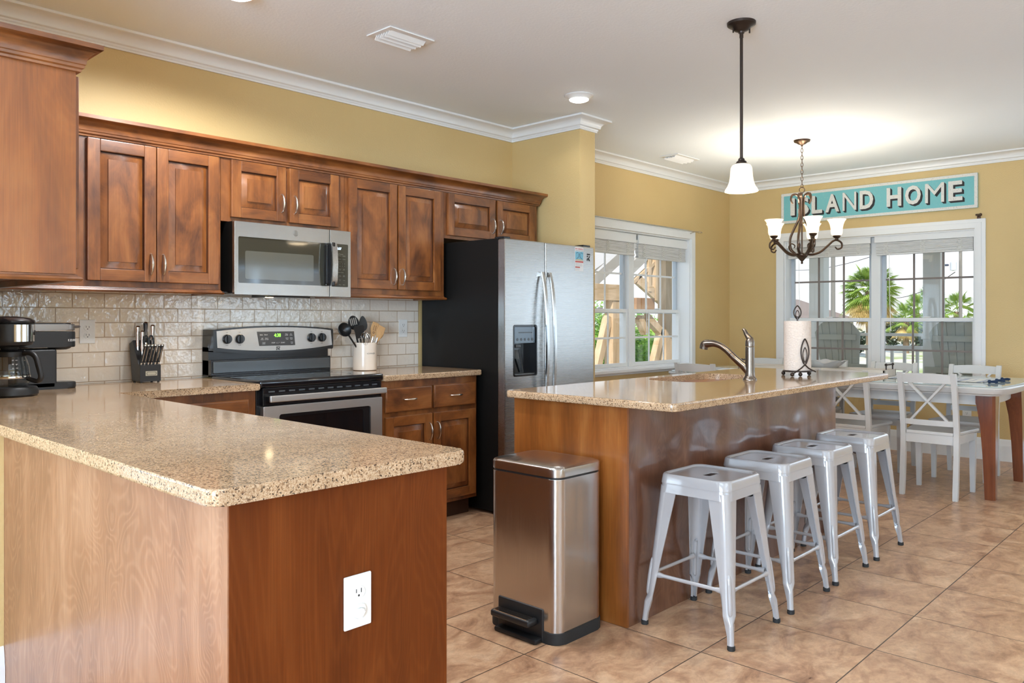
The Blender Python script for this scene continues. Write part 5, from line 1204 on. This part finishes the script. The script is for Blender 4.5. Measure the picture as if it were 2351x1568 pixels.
def adirondack(y, lb, x=8.98):
    r = thing('adirondack_chair', lb, 'chair', (x, y, -.08), 0, 'grey slatted porch chairs')
    n = 6
    for k in range(n):                               # fanned back slats with a rounded crown
        t = (k-(n-1)/2)/((n-1)/2); wt, wb = .084, .055; yt, yb = y-t*.205, y-t*.135
        m = MB(); top = 1.255-.14*abs(t)**2.2; R_ = []
        hgt = lambda yy: 1.255-.17*abs((yy-y)/.25)**2.2
        P0 = [(yb-wb/2+.003, .30), (yb+wb/2-.003, .30)]+[(yt+wt*(.5-k_/4)-.003*(1 if k_ < 2 else -1), hgt(yt+wt*(.5-k_/4))) for k_ in range(5)]
        m.loft([[(x+.02-(z-.3)*.20, yy, z) for yy, z in P0], [(x+.042-(z-.3)*.20, yy, z) for yy, z in P0]]); P('back_slat', m, ADI, r)
    for z in (1.04, .72, .42):
        m = MB(); w = .21 if z > 1 else .30; m.box(x-.02-(z-.3)*.20, x+.018-(z-.3)*.20, y-w, y+w, z-.03, z+.03, .004); P('back_rail', m, ADI, r)
    for s_ in (1, -1):
        m = MB(); m.box(x-.12, x+.62, y+s_*.31-.06, y+s_*.31+.06, .62, .645, .01); P('armrest', m, ADI, r)
        m = MB(); m.box(x+.5, x+.59, y+s_*.29-.015, y+s_*.29+.015, -.08, .62, .004); P('front_leg', m, ADI, r)
        m = MB(); m.bar((x-.2, y+s_*.27, -.06), (x+.55, y+s_*.27, .33), .025, .12); P('side_rail', m, ADI, r)
    for k in range(5):
        m = MB(); m.box(x+.06+k*.1, x+.145+k*.1, y-.26, y+.26, .27+k*.022, .29+k*.022, .004); P('seat_slat', m, ADI, r)
adirondack(3.41, 'grey slatted porch chair seen from behind through the pane beside the paper towels'); adirondack(2.235, 'grey slatted porch chair seen from behind through the pane under HOME')

def leafmat(name, a, b):
    t = NT(name); n = t.noise(t.coord(rnd=False), 2.2, 3); t.set(Base_Color=t.ramp(n, [(.35, a), (.65, b)]), Roughness=.6)
    tr = t.n('BsdfTranslucent'); tr.inputs[0].default_value = tuple(b)+(1,); mx = t.n('MixShader'); mx.inputs[0].default_value = .3
    t.l(t.b.outputs[0], mx.inputs[1]); t.l(tr.outputs[0], mx.inputs[2]); t.l(mx.outputs[0], t.o.inputs[0]); return t.m
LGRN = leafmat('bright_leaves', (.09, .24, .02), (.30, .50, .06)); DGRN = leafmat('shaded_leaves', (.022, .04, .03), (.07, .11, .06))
PGRN = leafmat('palm_green', (.10, .22, .03), (.33, .45, .09)); PDRY = leafmat('palm_dry', (.42, .29, .10), (.70, .55, .25))
BARK = wood('palm_bark', 'z', (.14, .10, .07), (.26, .20, .14), (.38, .30, .22), .6, .2, rough=.9, spec=0)
def leaves(m, c, rx, ry, rz, n, s):
    V, Fs = [], []
    for _ in range(n):
        d = Vector((random.gauss(0, 1), random.gauss(0, 1), random.gauss(0, 1))).normalized()*random.uniform(.35, 1)
        p = Vector(c)+Vector((d.x*rx, d.y*ry, d.z*rz)); a = Vector((random.gauss(0, 1), random.gauss(0, 1), random.gauss(0, 1))).normalized(); b = a.orthogonal().normalized()
        k = len(V); q = s*random.uniform(.6, 1.2); V += [p-a*q, p+b*q*.5, p+a*q, p-b*q*.5]; Fs.append((k, k+1, k+2, k+3))
    return m.tris(V, Fs)
def fan(V, Fs, base, d, L_, spread, droop):
    d = d.normalized(); up = Vector((0, 0, 1)); a = d.cross(up); a = a.normalized() if a.length > .1 else Vector((1, 0, 0)); hub = base+d*L_*.45+Vector((0, 0, -droop*L_*.12))
    k = len(V); w = a*.012*L_; V += [base-w, base+w, hub+w, hub-w]; Fs.append((k, k+1, k+2, k+3))
    for i in range(19):
        t = -1+2*i/18; e = (d*cos(t*spread)+a*sin(t*spread)).normalized(); tip = hub+e*L_*.6*(1-.25*t*t)+Vector((0, 0, -droop*L_*(.22+.12*abs(t)))); pp = e.cross(up).normalized()*.019*L_+Vector((0, 0, .010*L_))
        k = len(V); md = hub+(tip-hub)*.55+Vector((0, 0, .05*L_)); V += [hub, md-pp, tip, md+pp]; Fs.append((k, k+1, k+2, k+3))
def palm(x, y, zc, L_, lb, nf, dry, zg=-.62, lean=0, seed=1):
    random.seed(seed); r = thing('palm_tree', lb, 'palm', (x, y, zg), 0, 'palms beyond the porch')
    m = MB(); m.tube([(x+lean, y, zg), (x+lean*.4, y, (zg+zc)/2), (x, y, zc-.1*L_)], [.19*L_/1.3, .16*L_/1.3, .18*L_/1.3], 12, 5); P('trunk', m, BARK, r)
    V, Fs = [], []
    for i in range(nf):
        a = i*2.4; el = 1.35-1.9*(i/nf); fan(V, Fs, Vector((x, y, zc)), Vector((cos(a)*cos(el), sin(a)*cos(el), sin(el))), L_*random.uniform(.85, 1.1), 1.15, .5+.6*(i/nf))
    m = MB(); m.tris(V, Fs); P('fronds', m, PGRN, r)
    if dry:
        V, Fs = [], []
        for i in range(dry):
            a = i*2.4+.7; el = -.35-.95*(i/dry); fan(V, Fs, Vector((x, y, zc-.12*L_)), Vector((cos(a)*cos(el), sin(a)*cos(el), sin(el))), L_*random.uniform(.75, 1.0), 1.0, 1.0)
        m = MB(); m.tris(V, Fs); P('dry_fronds', m, PDRY, r)
palm(40, 13.85, 2.75, 1.5, 'big fan palm with drooping golden fronds seen in the middle of the window', 62, 46, lean=.1, seed=4)
palm(60, 17.50, 1.83, 1.6, 'small green palm just beside the big golden palm', 26, 6, seed=5)
palm(47, 14.35, 1.29, 1.15, 'short palm crown low under the big golden palm', 22, 8, seed=8)
palm(70, 19.65, 2.35, 1.95, 'small green palm half hidden by the wide porch column', 26, 6, seed=6)
palm(48, 12.05, 1.8, 1.3, 'small palm below the utility pole transformer', 24, 8, seed=7)
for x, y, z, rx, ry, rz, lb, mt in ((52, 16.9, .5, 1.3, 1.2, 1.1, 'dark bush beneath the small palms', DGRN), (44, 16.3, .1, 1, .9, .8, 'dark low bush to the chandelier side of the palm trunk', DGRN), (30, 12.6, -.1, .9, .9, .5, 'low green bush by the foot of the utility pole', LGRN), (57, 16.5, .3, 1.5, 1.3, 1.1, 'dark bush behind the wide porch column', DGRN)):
    random.seed(int(x*7+y)); r = thing('bush', lb, 'bush', (x, y, -.62), 0, 'bushes beyond the porch')
    m = MB(); leaves(m, (x, y, z), rx, ry, rz, 900, .16); P('foliage', m, mt, r)
    m = MB(); m.tube([(x, y, -.62), (x, y, z)], .06, 6); P('stem', m, BARK, r)
POLEM = plain('weathered_pole', (.17, .165, .155), .9)
def pole(x, y, h, lb, rad, tr=False):
    r = thing('utility_pole', lb, 'utility pole', (x, y, -.62), 0, 'utility poles')
    m = MB(); m.cyl((x, y, -.62), (x, y, h), rad, 12, rad*.8); P('shaft', m, POLEM, r)
    if tr:
        m = MB(); m.lathe([(.02, 0), (.15, .03), (.15, .42), (.07, .5), (0, .51)], 20, (x-.1, y+.30, 3.65)); P('transformer', m, plain('pale_grey_drum', (.5, .54, .6), .4), r)
        m = MB(); m.cbox((x-.12, y+.62, 3.95), (.14, .24, .10), .03); P('insulator', m, plain('dark_insulator', (.03, .05, .09), .4), r)
    else:
        m = MB(); m.box(x-.06, x+.06, y-.9, y+.9, h-.6, h-.45); P('crossarm', m, POLEM, r)
    return r
pole(44, 10.9, 11, 'tall utility pole with a transformer drum near the edge of the window', .085, True); pole(26, 10.15, 8, 'pale utility pole between the porch column and the big palm', .075)
for k, (p, q, lb) in enumerate((((44.2, 11.2, 6.2), (60, 28, 5.2), 'power line sagging behind the big palm toward the wide column'), ((43.8, 10.6, 7.6), (30, -12, 8.2), 'power line running off past the transformer'), ((44.2, 11.2, 3.6), (62, 22, 3.4), 'lower power line sagging above the small palms'))):
    p, q = Vector(p), Vector(q); m = MB(); m.tube([p+(q-p)*t+Vector((0, 0, -4*.9*t*(1-t))) for t in [i/14 for i in range(15)]], .022, 5)
    one('power_line', m, LABELD, lb, 'power line', 'power lines', loc=p)
r = thing('house', 'distant house with a brown gable roof at the window edge near the paper towels', 'house', (52, 21.5, -.62))
m = MB(); m.box(50, 58, 21.2, 29, -.62, 1.2); P('walls', m, plain('pale_siding', (.55, .55, .52), .8), r)
m = MB(); m.prism([(20.6, 1.1), (29.6, 1.1), (25.4, 2.75)], 49.6, 58.4, 'yz'); P('roof', m, plain('brown_shingle', (.20, .15, .12), .9), r)

# timber stair and deck framing outside the north window
TIM = wood('weathered_timber', 'x', (.50, .36, .22), (.62, .46, .30), (.72, .57, .40), .5, .15, rough=.85, spec=0)
TIMZ = wood('weathered_timber_post', 'z', (.50, .36, .22), (.62, .46, .30), (.72, .57, .40), .5, .15, rough=.85, spec=0)
GRYW = plain('grey_timber', (.40, .385, .36), .85)
r = thing('deck_frame', 'timber deck framing with beam, posts and braces outside the window by the fridge', 'deck')
r.location = (8.9, 6.2, -.62); FRAME[r.name] = T(r.location).inverted()
m = MB(); m.box(5.6, 8.74, 6.12, 6.28, 1.477, 1.687, .004); P('beam', m, TIM, r)
for x0, x1, zt in ((8.44, 8.735, 1.477), (9.70, 9.96, 2.5), (6.2, 6.45, 1.477)):
    m = MB(); m.box(x0, x1, 6.13, 6.27, -.62, zt, .004); P('post', m, TIMZ, r)
m = MB(); m.box(8.93, 9.37, 6.1, 6.3, 1.345, 1.525, .004); P('cap_block', m, wood('tan_timber', 'x', (.3, .16, .08), (.42, .25, .13), (.5, .33, .2), .5, .1, rough=.85, spec=0), r)
for p, q in (((8.42, 1.27), (8.10, .40)), ((8.52, 1.27), (8.60, .95)), ((9.30, 1.27), (9.70, 1.03)), ((9.68, 1.08), (9.30, .20)), ((9.28, 1.05), (9.12, 1.26))):
    m = MB(); m.bar((p[0], 6.2, p[1]), (q[0], 6.2, q[1]), .09, .10); P('brace', m, TIMZ, r)
r = thing('stairs', 'open timber staircase with stringers and railing outside the window by the fridge', 'stairs')
r.location = (9.3, 6.9, -.62); FRAME[r.name] = T(r.location).inverted()
s_ = 1.112                                           # distance ratio of the stair plane to the deck beam
def up(x, z): return (x*s_, 6.9, 1.23+(z-1.23)*s_)
for p, q, w in (((8.05, 1.68), (8.85, 2.15), .16), ((8.75, 1.80), (9.35, 2.16), .16), ((8.85, 1.66), (9.75, 2.16), .05), ((9.10, 1.78), (10.2, 1.26), .15)):
    m = MB(); m.bar(up(*p), up(*q), .06, w); P('stringer', m, GRYW if w > .15 else TIM, r)
for p, q in (((7.7, 1.50), (9.9, 2.55)),):
    m = MB(); a, b = up(*p), up(*q); m.prism([(a[0], a[2]), (b[0], b[2]), (b[0], b[2]+.14), (a[0], a[2]+.14)], 6.96, 7.9, 'xz'); P('tread_soffit', m, GRYW, r)
for k in range(4):
    m = MB(); a, b = up(8.0+k*.42, 1.62+k*.2), up(8.0+k*.42, 1.70+k*.2); m.box(a[0]-.02, a[0]+.02, 6.93, 7.9, a[2]-.03, b[2]+.02); P('tread', m, TIM, r)
for x, z0, z1, w in ((9.36, 1.62, 2.4, .035), (9.53, 1.5, 2.4, .04), (9.68, 1.45, 2.4, .03), (9.83, 1.36, 2.4, .085)):
    m = MB(); a, b = up(x, z0), up(x, z1); m.box(a[0]-w, a[0]+w, 6.86, 6.94, a[2], b[2]); P('railing_post', m, TIMZ, r)
for x in (8.9, 11.05): m = MB(); m.box(x-.05, x+.05, 6.86, 6.96, -.62, 1.2 if x > 10 else 1.9); P('support_post', m, TIMZ, r)
random.seed(21)
r = thing('leafy_tree', 'bright green leafy tree behind the timber stairs outside the window by the fridge', 'tree', (13.6, 9.6, -.62))
m = MB(); leaves(m, (13.0, 9.4, .45), 1.3, 1.1, 1.25, 9500, .056); leaves(m, (14.9, 9.9, .35), .8, .8, .75, 4000, .056); P('foliage', m, LGRN, r)
m = MB(); m.tube([(13.4, 9.5, -.62), (13.5, 9.6, .5), (13.2, 9.5, 1.2)], [.10, .08, .03], 8, 4); P('trunk', m, BARK, r)
